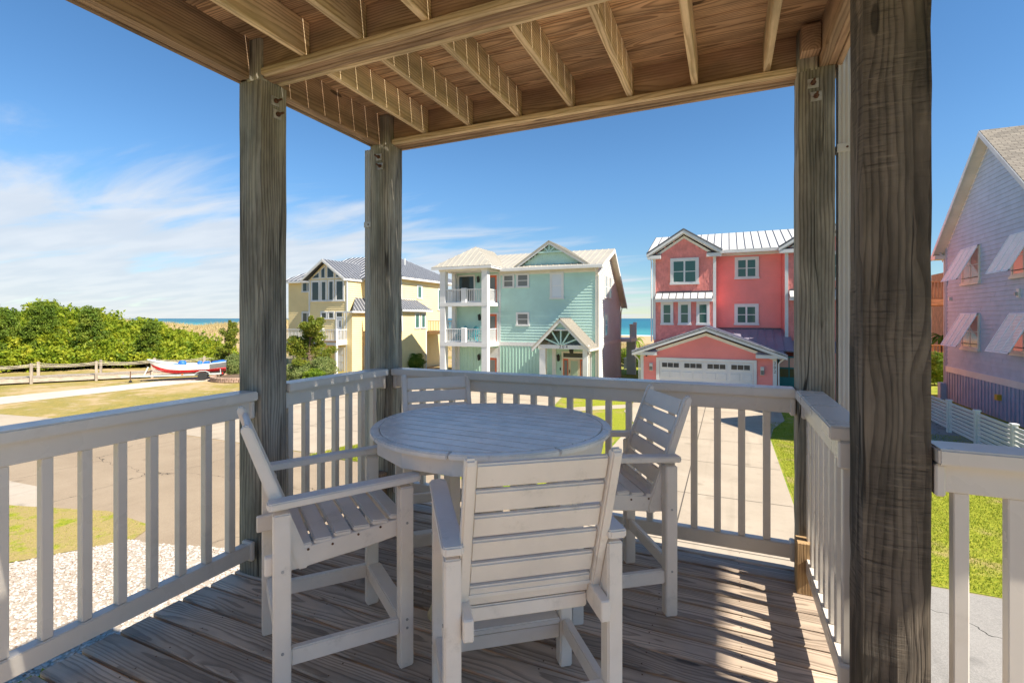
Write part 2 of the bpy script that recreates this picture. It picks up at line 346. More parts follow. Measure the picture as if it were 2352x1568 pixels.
class Face:
    """a wall plane: O + u*U + z, n outwards"""
    def __init__(s, O, u, n): s.O = Vector(O); s.u = Vector(u); s.n = Vector(n)
    def p(s, U, z, N=0.): return s.O+s.u*U+s.n*N+Vector((0, 0, z))
    def box(s, mb, U0, U1, z0, z1, N0, N1):
        return mb.hexa([s.p(U0, z0, N1), s.p(U1, z0, N1), s.p(U1, z0, N0), s.p(U0, z0, N0), s.p(U0, z1, N1), s.p(U1, z1, N1), s.p(U1, z1, N0), s.p(U0, z1, N0)])
    def part(s, name, rects, N0, N1, mat, parent, bev=0.):
        if len(rects) > 1 and name in ('corner_board', 'wall_board'): return [s.part(name, [r], N0, N1, mat, parent, bev) for r in rects][-1]
        mb = MB(); N1 = N1+.012                      # stand clear of the lapped boards
        for r in rects: s.box(mb, *r, N0, N1)
        return mb.build(name, mat, parent, bev)
    def bar(s, mb, a, b, w, N0, N1):            # a bar in the plane from (U,z) to (U,z)
        dx, dz = b[0]-a[0], b[1]-a[1]; l = math.hypot(dx, dz); px, pz = -dz/l*w/2, dx/l*w/2
        q = [(a[0]-px, a[1]-pz), (b[0]-px, b[1]-pz), (b[0]+px, b[1]+pz), (a[0]+px, a[1]+pz)]
        return mb.hexa([s.p(*k, N1) for k in q]+[s.p(*k, N0) for k in q])
def lap(F, parent, mat, z0, z1, ulo, uhi, course=.16, name='siding', single=False, proud=.034, joints=0.):
    """lap siding on a face: every course tilts out at its foot; ulo/uhi may be functions of z"""
    lo = ulo if callable(ulo) else (lambda z: ulo); hi = uhi if callable(uhi) else (lambda z: uhi)
    mb = MB(); z = z0; k = 0
    while z < z1-.01:
        zt = min(z+course, z1); a0, b0, a1, b1 = lo(z), hi(z), lo(zt), hi(zt)
        if b1 < a1: a1 = b1 = (a1+b1)/2
        cuts = [0., 1.]
        if joints: cuts = sorted([0.]+[((k*.377+.11+j*joints) % 1.) for j in range(int(1/joints))]+[1.])
        for c0, c1 in zip(cuts[:-1], cuts[1:]):
            if c1-c0 < .04: continue
            g = .004 if joints else 0.
            la, lb = a0+(b0-a0)*c0+g, a0+(b0-a0)*c1-g; ta, tb = a1+(b1-a1)*c0+g, a1+(b1-a1)*c1-g
            q = MB() if single else mb
            q.hexa([F.p(la, z, proud), F.p(lb, z, proud), F.p(lb, z, -.01), F.p(la, z, -.01), F.p(ta, zt+.006, .004), F.p(tb, zt+.006, .004), F.p(tb, zt+.006, -.01), F.p(ta, zt+.006, -.01)])
            if single: q.build(name, mat, parent)
        z = zt; k += 1
    if not single: mb.build(name, mat, parent)
def window(F, parent, U0, U1, z0, z1, fm, pm, cols=1, hung=True, trim=.10, name='window'):
    F = Face(F.O+F.n*.013, F.u, F.n); mb = MB()
    F.box(mb, U0, U0+trim, z0, z1, -.02, .062); F.box(mb, U1-trim, U1, z0, z1, -.02, .062)
    F.box(mb, U0+trim, U1-trim, z1-trim, z1, -.02, .064); F.box(mb, U0-.03, U1+.03, z0-.002, z0+trim*.8, -.02, .08)
    w = mb.build(name, fm, parent)
    iw = (U1-U0-2*trim); cw = iw/cols
    for c in range(cols):
        a = U0+trim+cw*c; b = a+cw; g = .035 if cols == 1 else .05; zz0, zz1 = z0+trim*.8, z1-trim
        s = MB()
        F.box(s, a, a+g, zz0, zz1, -.02, .048); F.box(s, b-g, b, zz0, zz1, -.02, .048); F.box(s, a+g, b-g, zz1-g, zz1, -.02, .047); F.box(s, a+g, b-g, zz0, zz0+g, -.02, .047)
        if hung: m = (zz0+zz1)/2; F.box(s, a+g, b-g, m-.022, m+.022, -.02, .049)
        s.build('sash', fm, w)
        if hung:
            F.part('pane', [(a+g, b-g, zz0+g, m-.022)], -.02, .028, pm, w); F.part('pane', [(a+g, b-g, m+.022, zz1-g)], -.02, .034, pm, w)
        else: F.part('pane', [(a+g, b-g, zz0+g, zz1-g)], -.02, .03, pm, w)
    return w
def roof(parent, pts, mat, seam=None, spacing=.4, thick=.06, seam_h=.035, seam_w=.03, name='roof'):
    """a roof plane (convex, first edge = eave) as a slab with one rib object per standing seam"""
    P = [Vector(p) for p in pts]; e = (P[1]-P[0]).normalized(); nrm = e.cross(P[2]-P[0]).normalized()
    if nrm.z < 0: nrm = -nrm
    v = nrm.cross(e); v = -v if v.z < 0 else v
    r = MB().prism(P, -nrm*thick).build(name, mat, parent)
    if seam:
        q = [((p-P[0]).dot(e), (p-P[0]).dot(v)) for p in P]; u0 = min(a[0] for a in q); u1 = max(a[0] for a in q)
        k = max(1, round((u1-u0)/spacing)); n = len(q)
        for i in range(k+1):
            u = u0+.02+(u1-u0-.04)*i/k; hits = []
            for j in range(n):
                (ua, va), (ub, vb) = q[j], q[(j+1) % n]
                if (ua-u)*(ub-u) < 0: hits.append(va+(vb-va)*(u-ua)/(ub-ua))
            if len(hits) < 2 or max(hits)-min(hits) < .12: continue
            a = P[0]+e*u+v*min(hits); b = P[0]+e*u+v*max(hits)
            plank('seam', a+nrm*(seam_h/2-.006), b+nrm*(seam_h/2-.006), seam_w, seam_h, seam, r, up=nrm, bev=0)
    return r
def railing_run(name, a, b, z0, z1, mat, parent, n=None, step=.13, bw=.04, top=.09, post_ends=False):
    """a balustrade of a far house: rails joined, every baluster an object"""
    a, b = Vector(a), Vector(b); d = b-a; L = d.length; u = d/L
    r = plank(name, (a.x, a.y, z1-.03), (b.x, b.y, z1-.03), top, .06, mat, parent, bev=0)
    plank('bottom_rail', (a.x, a.y, z0+.06), (b.x, b.y, z0+.06), .05, .06, mat, r, bev=0)
    k = int(L/step)
    for i in range(k):
        p = a+u*((i+.5)*L/k); plank('baluster', (p.x, p.y, z0+.09), (p.x, p.y, z1-.06), bw, bw, mat, r, up=(0, 1, 0), bev=0)
    return r

# ------------------------------------------------------------------ ground, roads, beach, sea
def groundmat():
    x = nodes('sandy_ground'); s = x.n('ShaderNodeSeparateXYZ'); x.L.new(x.pos, s.inputs[0])
    big = x.noise(x.pos, .22, 4, .6); mid = x.noise(x.pos, 1.3, 5, .65); fine = x.noise(x.pos, 14., 4, .7)
    sand = x.mix(fine, (.40, .28, .15), (.54, .40, .24)); gr = x.mix(x.mr(fine, .3, .7), (.11, .135, .02), (.29, .25, .055))
    dry = x.mix(x.mr(mid, .3, .7), gr, (.36, .27, .09))
    far = x.mr(s.outputs[1], 46., 62.)
    f = x.math('ADD', x.math('MULTIPLY', big, .55), x.math('MULTIPLY', mid, .45))
    g = x.math('MULTIPLY', x.mr(f, .41, .55), x.math('SUBTRACT', 1., x.mr(fine, .60, .72, 0., .6)))
    right = x.mr(s.outputs[0], -13., -7.)
    g = x.math('MAXIMUM', g, x.math('MULTIPLY', right, x.mr(f, .30, .40)))
    near = x.mix(g, sand, x.mix(right, dry, x.mix(x.mr(mid, .38, .62), (.15, .22, .018), (.32, .31, .05))))
    x.col(x.mix(far, near, sand)); x.rough(.95); x.bump(fine, .5, .03); x.b.inputs['Specular IOR Level'].default_value = .1
    return x.m
def slabmat(name, a, b, crack=False, spots=.25, sc=1.):
    x = nodes(name); f = x.noise(x.pos, .35*sc, 5, .65); g = x.noise(x.pos, 60., 3, .7); m_ = x.noise(x.pos, 3.*sc, 6, .65)
    c = x.mix(x.mr(f, .3, .7), a, b); c = x.mix(x.mr(m_, .52, .75, 0., .35), c, tuple(v*.68 for v in a)); c = x.mix(x.mr(g, .35, .65, 0., spots), c, tuple(min(1, v*1.35) for v in b))
    vs = x.n('ShaderNodeTexVoronoi', feature='F1'); x.L.new(x.pos, vs.inputs['Vector']); vs.inputs['Scale'].default_value = .8
    c = x.mix(x.math('MULTIPLY', x.mr(x.math('ADD', vs.outputs['Distance'], x.math('MULTIPLY', m_, .25)), .30, .17), .42), c, tuple(v*.42 for v in a))     # oil and rust spots
    tr = x.noise(scale_vec(x, x.pos, (2.6, .12, 1.)), 1., 3, .5); c = x.mix(x.mr(tr, .56, .70, 0., .16), c, tuple(v*.5 for v in a))                  # worn wheel tracks
    if crack:
        vo = x.n('ShaderNodeTexVoronoi', feature='DISTANCE_TO_EDGE'); x.L.new(x.vm('ADD', x.pos, x.vm('MULTIPLY', x.n('ShaderNodeCombineXYZ').outputs[0], (0, 0, 0))), vo.inputs['Vector']); vo.inputs['Scale'].default_value = .21
        wob = x.n('ShaderNodeTexNoise'); wob.inputs['Scale'].default_value = 1.3; wob.inputs['Detail'].default_value = 4; x.L.new(x.pos, wob.inputs['Vector'])
        x.L.new(x.vm('ADD', x.pos, scale_vec(x, wob.outputs['Color'], (.9, .9, 0))), vo.inputs['Vector'])
        c = x.mix(x.mr(vo.outputs['Distance'], .0022, .001), c, (.03, .028, .025))
    x.col(c); x.rough(.9); x.b.inputs['Specular IOR Level'].default_value = .2; x.bump(g, .35, .01)
    return x.m
M['ground'] = groundmat(); M['concrete'] = slabmat('pale_concrete', (.37, .305, .23), (.455, .38, .29), spots=.15); M['asphalt'] = slabmat('worn_asphalt', (.25, .19, .13), (.32, .25, .175), True, .5)
M['asphalt_grey'] = slabmat('grey_asphalt', (.23, .215, .195), (.30, .28, .255), True, .55); M['gravel_bed'] = slabmat('shell_gravel_bed', (.34, .28, .21), (.44, .38, .31), spots=.4)
M['path'] = slabmat('pale_path_concrete', (.52, .455, .37), (.60, .53, .44), spots=.1); M['joint'] = paint('concrete_joint', (.10, .085, .07), .9)
def lawnmat(nm='lawn', t0=.50, t1=.68, sc=.8):
    x = nodes(nm); f = x.noise(x.pos, sc, 5, .65); g = x.noise(x.pos, 18., 4, .7)
    c = x.mix(x.mr(g, .3, .7), (.17, .225, .018), (.37, .36, .04)); c = x.mix(x.mr(f, t0, t1, 0., .9), c, x.mix(g, (.34, .24, .10), (.42, .33, .14)))
    x.col(c); x.rough(.95); x.bump(g, .8, .04); x.b.inputs['Specular IOR Level'].default_value = .1
    return x.m
M['lawn'] = lawnmat(); M['verge'] = lawnmat('verge', .37, .50, 1.7)
def sheet(name, pts, dz, mat, kind='structure', label=None):
    o = MB().poly([(p[0], p[1], G+dz) for p in pts]).build(name, mat)
    if o.data.polygons[0].normal.z < 0: o.data.flip_normals()
    if label: o['label'] = label
    o['kind'] = kind; return o
def shore(X): return 210.-.27*X                      # the water's edge
def terrain(X, Y):
    sY = shore(X); z = G
    if Y > 46:
        t = min(1., (Y-46)/(sY-46)); z = G-.3*min(1, (Y-46)/10)-(3.0)*max(0., (Y-80)/(sY-80)) if Y > 56 else G-.3*(Y-46)/10
        w = math.exp(-((Y-72-.05*abs(X+20))/13.)**2)
        left = 1/(1+math.exp((X+52)/7.))
        h = 1.05+.5*math.sin(X*.21+.7)+.35*math.sin(X*.53+Y*.2)
        z += w*(h*.55+left*(2.55+.45*math.sin(X*.13+1.)+.3*math.sin(Y*.35+X*.3)))
    return z
def build_ground():
    xs = list(range(-900, -150, 50))+list(range(-150, 70, 4))+list(range(70, 900, 50)); ys = [-120, -60, -20, 0, 20, 40]+list(range(46, 130, 3))+list(range(130, 620, 15))
    v = []; f = []
    for Y in ys:
        for X in xs:
            v.append((X, Y, max(terrain(X, Y), -7.6) if Y < shore(X)+40 else -7.8))
    n = len(xs)
    for j in range(len(ys)-1):
        for i in range(n-1): a = j*n+i; f.append((a, a+1, a+n+1, a+n))
    me = bpy.data.meshes.new('m'); me.from_pydata(v, [], f); me.update()
    for p in me.polygons: p.use_smooth = True
    o = link('ground', me, M['ground']); o['kind'] = 'structure'
    # the sea: turquoise shallows, foam where the waves break
    x = nodes('sea_water'); s = x.n('ShaderNodeSeparateXYZ'); x.L.new(x.pos, s.inputs[0])
    off = x.math('ADD', s.outputs[1], x.math('MULTIPLY', s.outputs[0], .27)); off = x.math('SUBTRACT', off, 210.)
    wv = x.noise(scale_vec(x, x.pos, (.012, .05, .05)), 1., 4, .6); wob = x.math('ADD', off, x.math('MULTIPLY', x.math('SUBTRACT', wv, .5), 30.))
    c = x.mix(x.mr(off, 10., 260.), (.055, .30, .29), (.008, .125, .175)); c = x.mix(x.mr(off, 300., 2500.), c, (.006, .085, .15))
    c = x.mix(x.mr(x.noise(scale_vec(x, x.pos, (.004, .03, .03)), 1., 5, .6), .4, .65, 0., .45), c, (.02, .20, .23))
    foam = x.mr(x.noise(scale_vec(x, x.pos, (.10, .30, .3)), 1., 6, .7), .35, .62)
    b1 = x.mr(wob, 24., 10.); caps = x.mr(x.noise(scale_vec(x, x.pos, (.03, .16, .16)), 1., 5, .65), .66, .72)
    b2 = x.math('MULTIPLY', x.mr(x.math('ABSOLUTE', x.math('SUBTRACT', wob, 52.)), 9., 3.), x.mr(x.noise(scale_vec(x, x.pos, (.02, .004, .01)), 1., 3), .5, .6))
    ff = x.math('MAXIMUM', x.math('MULTIPLY', b1, x.math('MULTIPLY_ADD', foam, .6, .4)), x.math('MULTIPLY', b2, foam)); ff = x.math('MAXIMUM', ff, x.math('MULTIPLY', caps, x.mr(off, 1500., 200., 0., .55)))
    x.col(x.mix(ff, c, (.80, .82, .82))); x.rough(.35); x.b.inputs['Specular IOR Level'].default_value = .25
    x.bump(x.noise(scale_vec(x, x.pos, (.08, .35, .3)), 1., 4, .6), .5, 1.2)
    o = MB().poly([(-40000, -200, -6.5), (40000, -200, -6.5), (40000, 50000, -6.5), (-40000, 50000, -6.5)]).build('sea', x.m); o['kind'] = 'structure'
build_ground()
# our lane and the neighbours' concrete
sheet('lane', [(-60, -2.), (40, -2.), (40, 10.4), (-3.7, 10.4), (-3.7, 11.6), (-9, 12.3), (-24, 12.2), (-60, 8.)], .004, M['asphalt'])
sheet('grey_lane', [(1.46, 3.), (40, 3.), (40, 10.36), (1.46, 10.36)], .008, M['asphalt_grey'])
sheet('driveway', [(-3.7, 9.2), (1.46, 9.2), (1.46, 20.6), (1.7, 22.5), (2.3, 24.6), (2.4, 28.7), (-4.6, 28.7), (-4.6, 24.0), (-3.7, 21.5)], .012, M['concrete'])
for yj in (10.4, 13.4, 16.5, 19.6, 22.7, 25.7):
    sheet('expansion_joint', [(-3.65, yj), (1.42, yj), (1.42, yj+.022), (-3.65, yj+.022)], .016, M['joint'])
sheet('expansion_joint', [(-1.03, 9.3), (-1.005, 9.3), (-1.005, 28.6), (-1.03, 28.6)], .0165, M['joint'])
sheet('forecourt', [(-24, 12.25), (-9, 12.35), (-7.9, 12.6), (-7.4, 16.), (-7.7, 21.), (-8.6, 26.5), (-8.6, 28.6), (-20, 29.), (-26, 29.5), (-28.4, 31.), (-29.5, 31.), (-30, 27.), (-25, 21.)], .012, M['concrete'])
for yj in (15.4, 18.6, 21.8, 25.): sheet('expansion_joint', [(-24 if yj < 20 else -26, yj), (-7.7, yj), (-7.7, yj+.025), (-24 if yj < 20 else -26, yj+.025)], .016, M['joint'])
for xj in (-20., -16., -12.): sheet('expansion_joint', [(xj, 12.5), (xj+.025, 12.5), (xj+.025, 28.4), (xj, 28.4)], .0165, M['joint'])
sheet('garden_path', [(-7.5, 22.3), (-4.7, 24.8), (-4.7, 26.0), (-7.7, 23.5)], .014, M['concrete'])
sheet('grass_island', [(-12.6, 12.0), (-10.2, 12.2), (-9.4, 13.6), (-9.9, 15.4), (-11.2, 15.0), (-12.3, 13.4)], .02, M['lawn'])
sheet('front_lawn', [(1.52, 10.42), (10.6, 10.42), (10.6, 28), (2.5, 28), (2.4, 24.4), (1.78, 22.4), (1.52, 20.5)], .006, M['lawn'])
sheet('garden_lawn', [(-7.3, 12.7), (-3.8, 11.8), (-3.8, 21.5), (-4.7, 24.), (-4.7, 30), (-8.4, 30), (-8.4, 26.5), (-7.6, 21.)], .006, M['lawn'])
sheet('footpath', [(-35.0, 9.), (-34.3, 24.5), (-34.0, 30.), (-36.3, 31.), (-37., 25.), (-38.2, 12.), (-38.6, 5.)], .01, M['path'])
sheet('street_apron', [(-24.5, 12.3), (-27.5, 12.0), (-33., 11.2), (-48., 9.), (-60, 8.5), (-60, 4.), (-24, 6.)], .009, M['concrete'])
sheet('gravel_bed', [(-7.6, 6.9), (-9.3, 6.45), (-10.3, 6.15), (-11.1, 6.0), (-12.0, 4.6), (-13.5, 3.), (-16, 1.), (-16, -3), (-2.6, -3), (-2.6, 4.2), (-5.5, 6.6)], .016, M['gravel_bed'])
sheet('gravel_bed', [(-16.4, 6.95), (-15.7, 6.7), (-14.9, 6.25), (-15.6, 5.95), (-19, 5.2), (-19, 6.8)], .016, M['gravel_bed'])
sheet('grass_wedge', [(-19., 5.4), (-15.6, 6.0), (-13.2, 6.7), (-11.4, 6.6), (-11.05, 6.05), (-12., 4.65), (-13.6, 3.0), (-19, 1.)], .020, M['verge'])
# ------------------------------------------------------------------ our porch: floor, posts, upper deck, railings
XL0, XL1 = -2.575, -2.39; XR0, XR1 = .35, .53; YF0, YF1 = 3.08, 3.265; YM0, YM1 = 1.93, 2.115
fl = thing('deck_floor', (-1, 1, G), 'weathered grey brown plank floor of the raised porch deck', 'deck floor')
yb = 1.787-.145*30; k = 0
while yb < 3.30:
    y0, y1 = yb+.0070, min(yb+.1375, 3.30)
    if y1 > 2.14:                                      # the bay in front is narrower than the deck behind it
        plank('plank', (-2.59, (y0+y1)/2, -.014), (.545, (y0+y1)/2, -.014), y1-y0, .028, M['deck'], fl, bev=.006)
    else:
        plank('plank', (-2.59-.004*(k % 3), (y0+y1)/2, -.014-.0012*(k % 2)), (1.9, (y0+y1)/2, -.014-.0012*(k % 2)), y1-y0, .028, M['deck'], fl, bev=.006)
        plank('plank', (1.906, (y0+y1)/2, -.014), (3.0, (y0+y1)/2, -.014), y1-y0, .028, M['deck'], fl, bev=.006)
    yb += .145; k += 1
# screw heads on the planks over every joist
sc = MB(); yb = 1.787-.145*8
while yb < 3.25:
    for xj in [-2.25+.385*i for i in range(7)]:
        for dy in (.03, .115):
            jx = xj+random.uniform(-.008, .008); jy = yb+dy+random.uniform(-.006, .006)
            sc.lathe([(.0035, .0002), (.0035, .0012), (.002, .0014)], (jx, jy, 0), 6)
    yb += .145
tag(sc.build('screw_heads', M['rust'], fl), kind='stuff')
plank('rim_board', (-2.54, -2.5, -.12), (-2.54, 3.25, -.12), .038, .184, M['beam'], fl); plank('rim_board', (-2.54, 3.262, -.12), (.5, 3.262, -.12), .038, .184, M['beam'], fl)
plank('rim_board', (.505, 2.0, -.12), (.505, 3.24, -.12), .038, .184, M['beam'], fl)
for i in range(8): plank('joist', (-2.25+.385*i, -2.5, -.122), (-2.25+.385*i, 3.24 if i < 7 else 2.0, -.122), .038, .184, M['joist'], fl)

def rough_post(name, x0, x1, y0, y1, z0, z1, mat, seed, amp=.004, label=None, notch=None):
    rs = np.random.default_rng(seed); n = int((z1-z0)/.09); mb = MB(); ns = 4
    prof = []
    for i in range(ns): prof.append((x0+(x1-x0)*i/ns, y0, 0, -1))
    for i in range(ns): prof.append((x1, y0+(y1-y0)*i/ns, 1, 0))
    for i in range(ns): prof.append((x1-(x1-x0)*i/ns, y1, 0, 1))
    for i in range(ns): prof.append((x0, y1-(y1-y0)*i/ns, -1, 0))
    cxm, cym = (x0+x1)/2, (y0+y1)/2; m = len(prof)
    walk = np.cumsum(rs.normal(0, .0012, (n+1, m)), axis=0); walk -= np.linspace(0, 1, n+1)[:, None]*walk[-1]
    walk = np.clip(walk+rs.normal(0, amp*.22, (n+1, m)), -amp*2, amp*.8)
    for i in range(n+1):
        for j, (px, py, nx, ny) in enumerate(prof):
            w = walk[i, j]
            if j % ns == 0: d = Vector((px-cxm, py-cym)).normalized(); c = -.007-abs(walk[i, j])*.8; mb.v.append((px+d.x*c-cxm, py+d.y*c-cym, z0+(z1-z0)*i/n))
            else: mb.v.append((px+nx*w-cxm, py+ny*w-cym, z0+(z1-z0)*i/n))
    for i in range(n):
        for j in range(m): jj = (j+1) % m; mb.f.append((i*m+j, i*m+jj, (i+1)*m+jj, (i+1)*m+j))
    mb.f.append(tuple(n*m+j for j in range(m))); mb.f.append(tuple(reversed(range(m))))
    # turn the mesh so that its long axis is local x, as the wood grain expects
    Rm = Matrix(((0, 0, 1), (0, 1, 0), (-1, 0, 0))).to_4x4()          # world z -> local x
    me = mb.mesh(); me.transform(Rm)
    o = link(name, me, mat, None, Matrix.Translation((cxm, cym, 0)) @ Rm.inverted())
    return o
def bolt_plate(post, pos, nrm):
    """two washer plates with threaded rod ends on a post"""
    nrm = Vector(nrm); pos = Vector(pos); t = nrm.cross(Vector((0, 0, 1)))
    for dz, dx in ((0, .008), (-.072, -.006)):
        c = pos+Vector((0, 0, dz))+t*dx
        p = plank('washer_plate', c-t*.026+nrm*.004, c+t*.026+nrm*.004, .05, .007, M['steel'], post, up=nrm, bev=.001)
        MB().tube([c+nrm*.006, c+nrm*.02], .014, 6).build('nut', M['rust'], p)
        MB().tube([c+nrm*.018, c+nrm*.055+Vector((0, 0, .002))], .0065, 8).build('threaded_rod', M['rust'], p)
posts = [('lw', XL0, XL1, 1.95, 2.135, 'post', 'grey green weathered square timber post beside the left chair'),
         ('lc', XL0, XL1, YF0, YF1, 'post', 'far corner timber post with two rusty bolts and pipe behind it'),
         ('rc', XR0, XR1, YF0, YF1, 'post', 'olive timber post at the right end of the back railing'),
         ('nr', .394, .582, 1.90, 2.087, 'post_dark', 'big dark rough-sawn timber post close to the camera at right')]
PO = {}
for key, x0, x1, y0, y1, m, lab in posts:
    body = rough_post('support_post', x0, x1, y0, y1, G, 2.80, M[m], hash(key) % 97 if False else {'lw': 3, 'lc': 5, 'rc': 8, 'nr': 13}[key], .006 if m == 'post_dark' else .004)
    tag(body, lab, 'post', 'porch posts'); PO[key] = body
    # the notched top that runs up between the beams
    up = rough_post('post_top', x0+.062 if key in ('lw', 'lc') else x0, x1 if key in ('lw', 'lc') else x1-.075, y0-.002 if key in ('lw', 'nr') else y0, y0+.11 if key in ('lc', 'rc') else y1-.07, 2.79, 3.02, M[m], 21, .002)
    up.parent = body; up.matrix_parent_inverse = WM[body.name].inverted()
bolt_plate(PO['lc'], (-2.47, YF0, 2.70), (0, -1, 0)); bolt_plate(PO['rc'], (.43, YF0, 2.715), (0, -1, 0)); bolt_plate(PO['lw'], (XL1, 2.05, 2.70), (1, 0, 0))
obox('base_block', .335, .43, 2.975, 3.078, .0, .27, M['fresh'], PO['rc'], .004); obox('base_block', -2.50, -2.40, 2.975, 3.078, .0, .27, M['beam'], PO['lc'], .004)

ud = thing('upper_deck', (-1, 1, 2.8), 'brown timber underside of the upper deck with joists, beams and boards overhead', 'upper deck')
def P(n, a, b, w, t, m, bev=.004): return plank(n, a, b, w, t, M[m], ud, bev=bev)
ZB = 2.80; BH = .235; ZJ = 2.84; JH = .184; ZT = ZJ+JH
for i in (0, 1): P('beam', (-2.60, 3.165+.038*i, ZB+BH/2-.004*i), (.53, 3.165+.038*i, ZB+BH/2-.004*i), .037, BH, 'beam')
P('ledger_strip', (-2.385, 3.126, ZB+.019), (.36, 3.126, ZB+.019), .038, .038, 'joist')
P('rim_board', (-2.62, 3.262, ZB+.13), (.56, 3.262, ZB+.13), .03, .26, 'beam')
for i in (0, 1): P('beam', (-2.45, 1.987+.038*i, ZB+BH/2-.003*i), (2.80, 1.987+.038*i, ZB+BH/2-.003*i), .037, BH, 'beam')
P('ledger_strip', (-2.37, 1.949, ZB+.019), (2.80, 1.949, ZB+.019), .037, .038, 'joist'); P('ledger_strip', (-2.385, 2.063, ZB+.017), (.44, 2.063, ZB+.017), .037, .038, 'joist')
for i in (0, 1):
    P('beam', (-2.49-.038*i, .5, ZB+BH/2+.003*i), (-2.49-.038*i, 1.945, ZB+BH/2+.003*i), .037, BH, 'beam'); P('beam', (-2.49-.038*i, 2.14, ZB+BH/2+.003*i), (-2.49-.038*i, 3.143, ZB+BH/2+.003*i), .037, BH, 'beam')
    P('beam', (.472+.038*i, 2.09, ZB+BH/2+.003*i), (.472+.038*i, 3.143, ZB+BH/2+.003*i), .037, BH, 'beam')
P('rim_board', (-2.575, .5, ZB+.13), (-2.575, 3.245, ZB+.13), .03, .25, 'beam'); P('rim_board', (.548, 2.1, ZB+.13), (.548, 3.245, ZB+.13), .03, .25, 'beam')
for i in range(7):
    xj = -2.068-.0185+.3815*i
    P('joist', (xj, 2.046, ZJ+JH/2), (xj, 3.144, ZJ+JH/2), .037, JH, 'joist')
for i in range(13):
    xj = -2.04-.0185+.3815*i
    P('joist', (xj, .52, ZJ+JH/2), (xj, 1.966, ZJ+JH/2), .037, JH, 'joist')
yb = 3.325
while yb > .55:  # boards stop short behind the camera, an opening shaped to bounce sunlight inside
    y1, y0 = yb, yb-.138
    bay = y0 > 2.12
    P('board', (-2.66, (y0+y1)/2, ZT+.014), (.62 if bay else 2.3, (y0+y1)/2, ZT+.014), y1-y0, .027, 'ceil', .0105)
    if not bay: P('board', (2.303, (y0+y1)/2, ZT+.014), (2.86, (y0+y1)/2, ZT+.014), y1-y0, .027, 'ceil', .0105)
    yb -= .1412 if yb > 2.05 else .1386
obox('joist_hanger_block', .36, .45, 3.0, 3.14, 2.86, 3.0, M['beam'], ud, .003)
P('rim_board', (2.84, .5, ZB+.13), (2.84, 2.1, ZB+.13), .03, .25, 'beam'); P('rim_board', (-2.56, .5, ZB+.13), (2.82, .5, ZB+.13), .038, .25, 'beam')
ur = thing('added_shade_roof', (4.6, 1.2, 5.6), 'unseen white roof on posts, added to shade the porch', 'roof')  # out-of-view roof added to keep sun off the table and floor
MB().hexa([(2.65, .7, 5.64), (5.75, .7, 5.62), (5.75, 3.5, 5.62), (2.65, 3.5, 5.64), (2.65, .7, 5.80), (5.75, .7, 5.74), (5.75, 3.5, 5.74), (2.65, 3.5, 5.80)]).build('roof_slab', M['white'], ur)
for px_, py_, pz_ in ((5.6, 3.35, G), (5.6, .85, G), (2.73, .85, 3.06), (2.73, 1.95, 3.06)): obox('roof_post', px_-.07, px_+.07, py_-.07, py_+.07, pz_, 5.63, M['white'], ur)
# the house wall behind the photographer
hw = thing('own_house', (0, -2.7, G), 'white lap-sided house wall behind the porch', 'house')
obox('wall', -2.6, 2.9, -5.5, -2.62, G, 3.1, M['white'], hw); lap(Face((0, -2.62, 0), (1, 0, 0), (0, 1, 0)), hw, M['white'], .0, 2.8, -2.6, 2.9, .18)

def vinyl_rail(name, axis, c0, a, b, zt, offs, label, zb0=.11, zb1=.19, capw=.135, sgn=1):
    """axis 'y' runs along y at x=c0, axis 'x' along x at y=c0; offs = baluster positions"""
    mid = (a+b)/2; loc = (c0, mid, 0) if axis == 'y' else (mid, c0, 0)
    t = thing(name, loc, label, 'railing', 'white porch railings')
    V = M['vinyl']
    def seg(n, u0, u1, w, z0, z1, bev=.004):
        m = (z0+z1)/2
        A, B = ((c0, u0, m), (c0, u1, m)) if axis == 'y' else ((u0, c0, m), (u1, c0, m))
        return plank(n, A, B, w, z1-z0, V, t, bev=bev, seg=2)
    seg('top_cap', a+.002, b-.002, capw, zt-.05, zt, .006); seg('top_rail', a+.004, b-.004, .058, zt-.138, zt-.051); seg('bottom_rail', a+.004, b-.004, .058, zb0, zb1)
    for u in offs:
        A = (c0, u) if axis == 'y' else (u, c0)
        plank('baluster', (*A, zb1+.001), (*A, zt-.139), .038, .038, V, t, up=(0, 1, 0), bev=.003)
    for e, s in ((a, 1), (b, -1)):
        for z0, z1, w in ((zt-.152, zt-.052, .078), (zb0-.014, zb1+.012, .078)):
            u0, u1 = sorted((e+.0005*s, e+.028*s)); m = (z0+z1)/2
            A, B = ((c0, u0, m), (c0, u1, m)) if axis == 'y' else ((u0, c0, m), (u1, c0, m))
            mb = plank('bracket', A, B, w, z1-z0, V, t, bev=.006)
    return t
vinyl_rail('porch_railing', 'y', -2.465, -2.6, 1.945, 1.042, [1.82-.131*k for k in range(33)], 'white vinyl railing in the left foreground, from frame edge to post')
vinyl_rail('porch_railing', 'y', -2.45, 2.137, 3.078, 1.062, [2.195+.1295*k for k in range(7)], 'short white vinyl railing between the left post and the far corner post')
vinyl_rail('porch_railing', 'x', 3.165, -2.388, .348, 1.06, [.205-.13*k for k in range(20)], 'long white vinyl railing along the back, behind the table')
vinyl_rail('porch_railing', 'y', .405, 2.09, 3.078, 1.06, [2.15+.125*k for k in range(8)], 'short white vinyl side railing seen edge-on between the two right posts')
vinyl_rail('porch_railing', 'x', 1.945, .584, 2.95, 1.055, [.655+.127*k for k in range(18)], 'white vinyl railing at the far right edge, beyond the dark post')

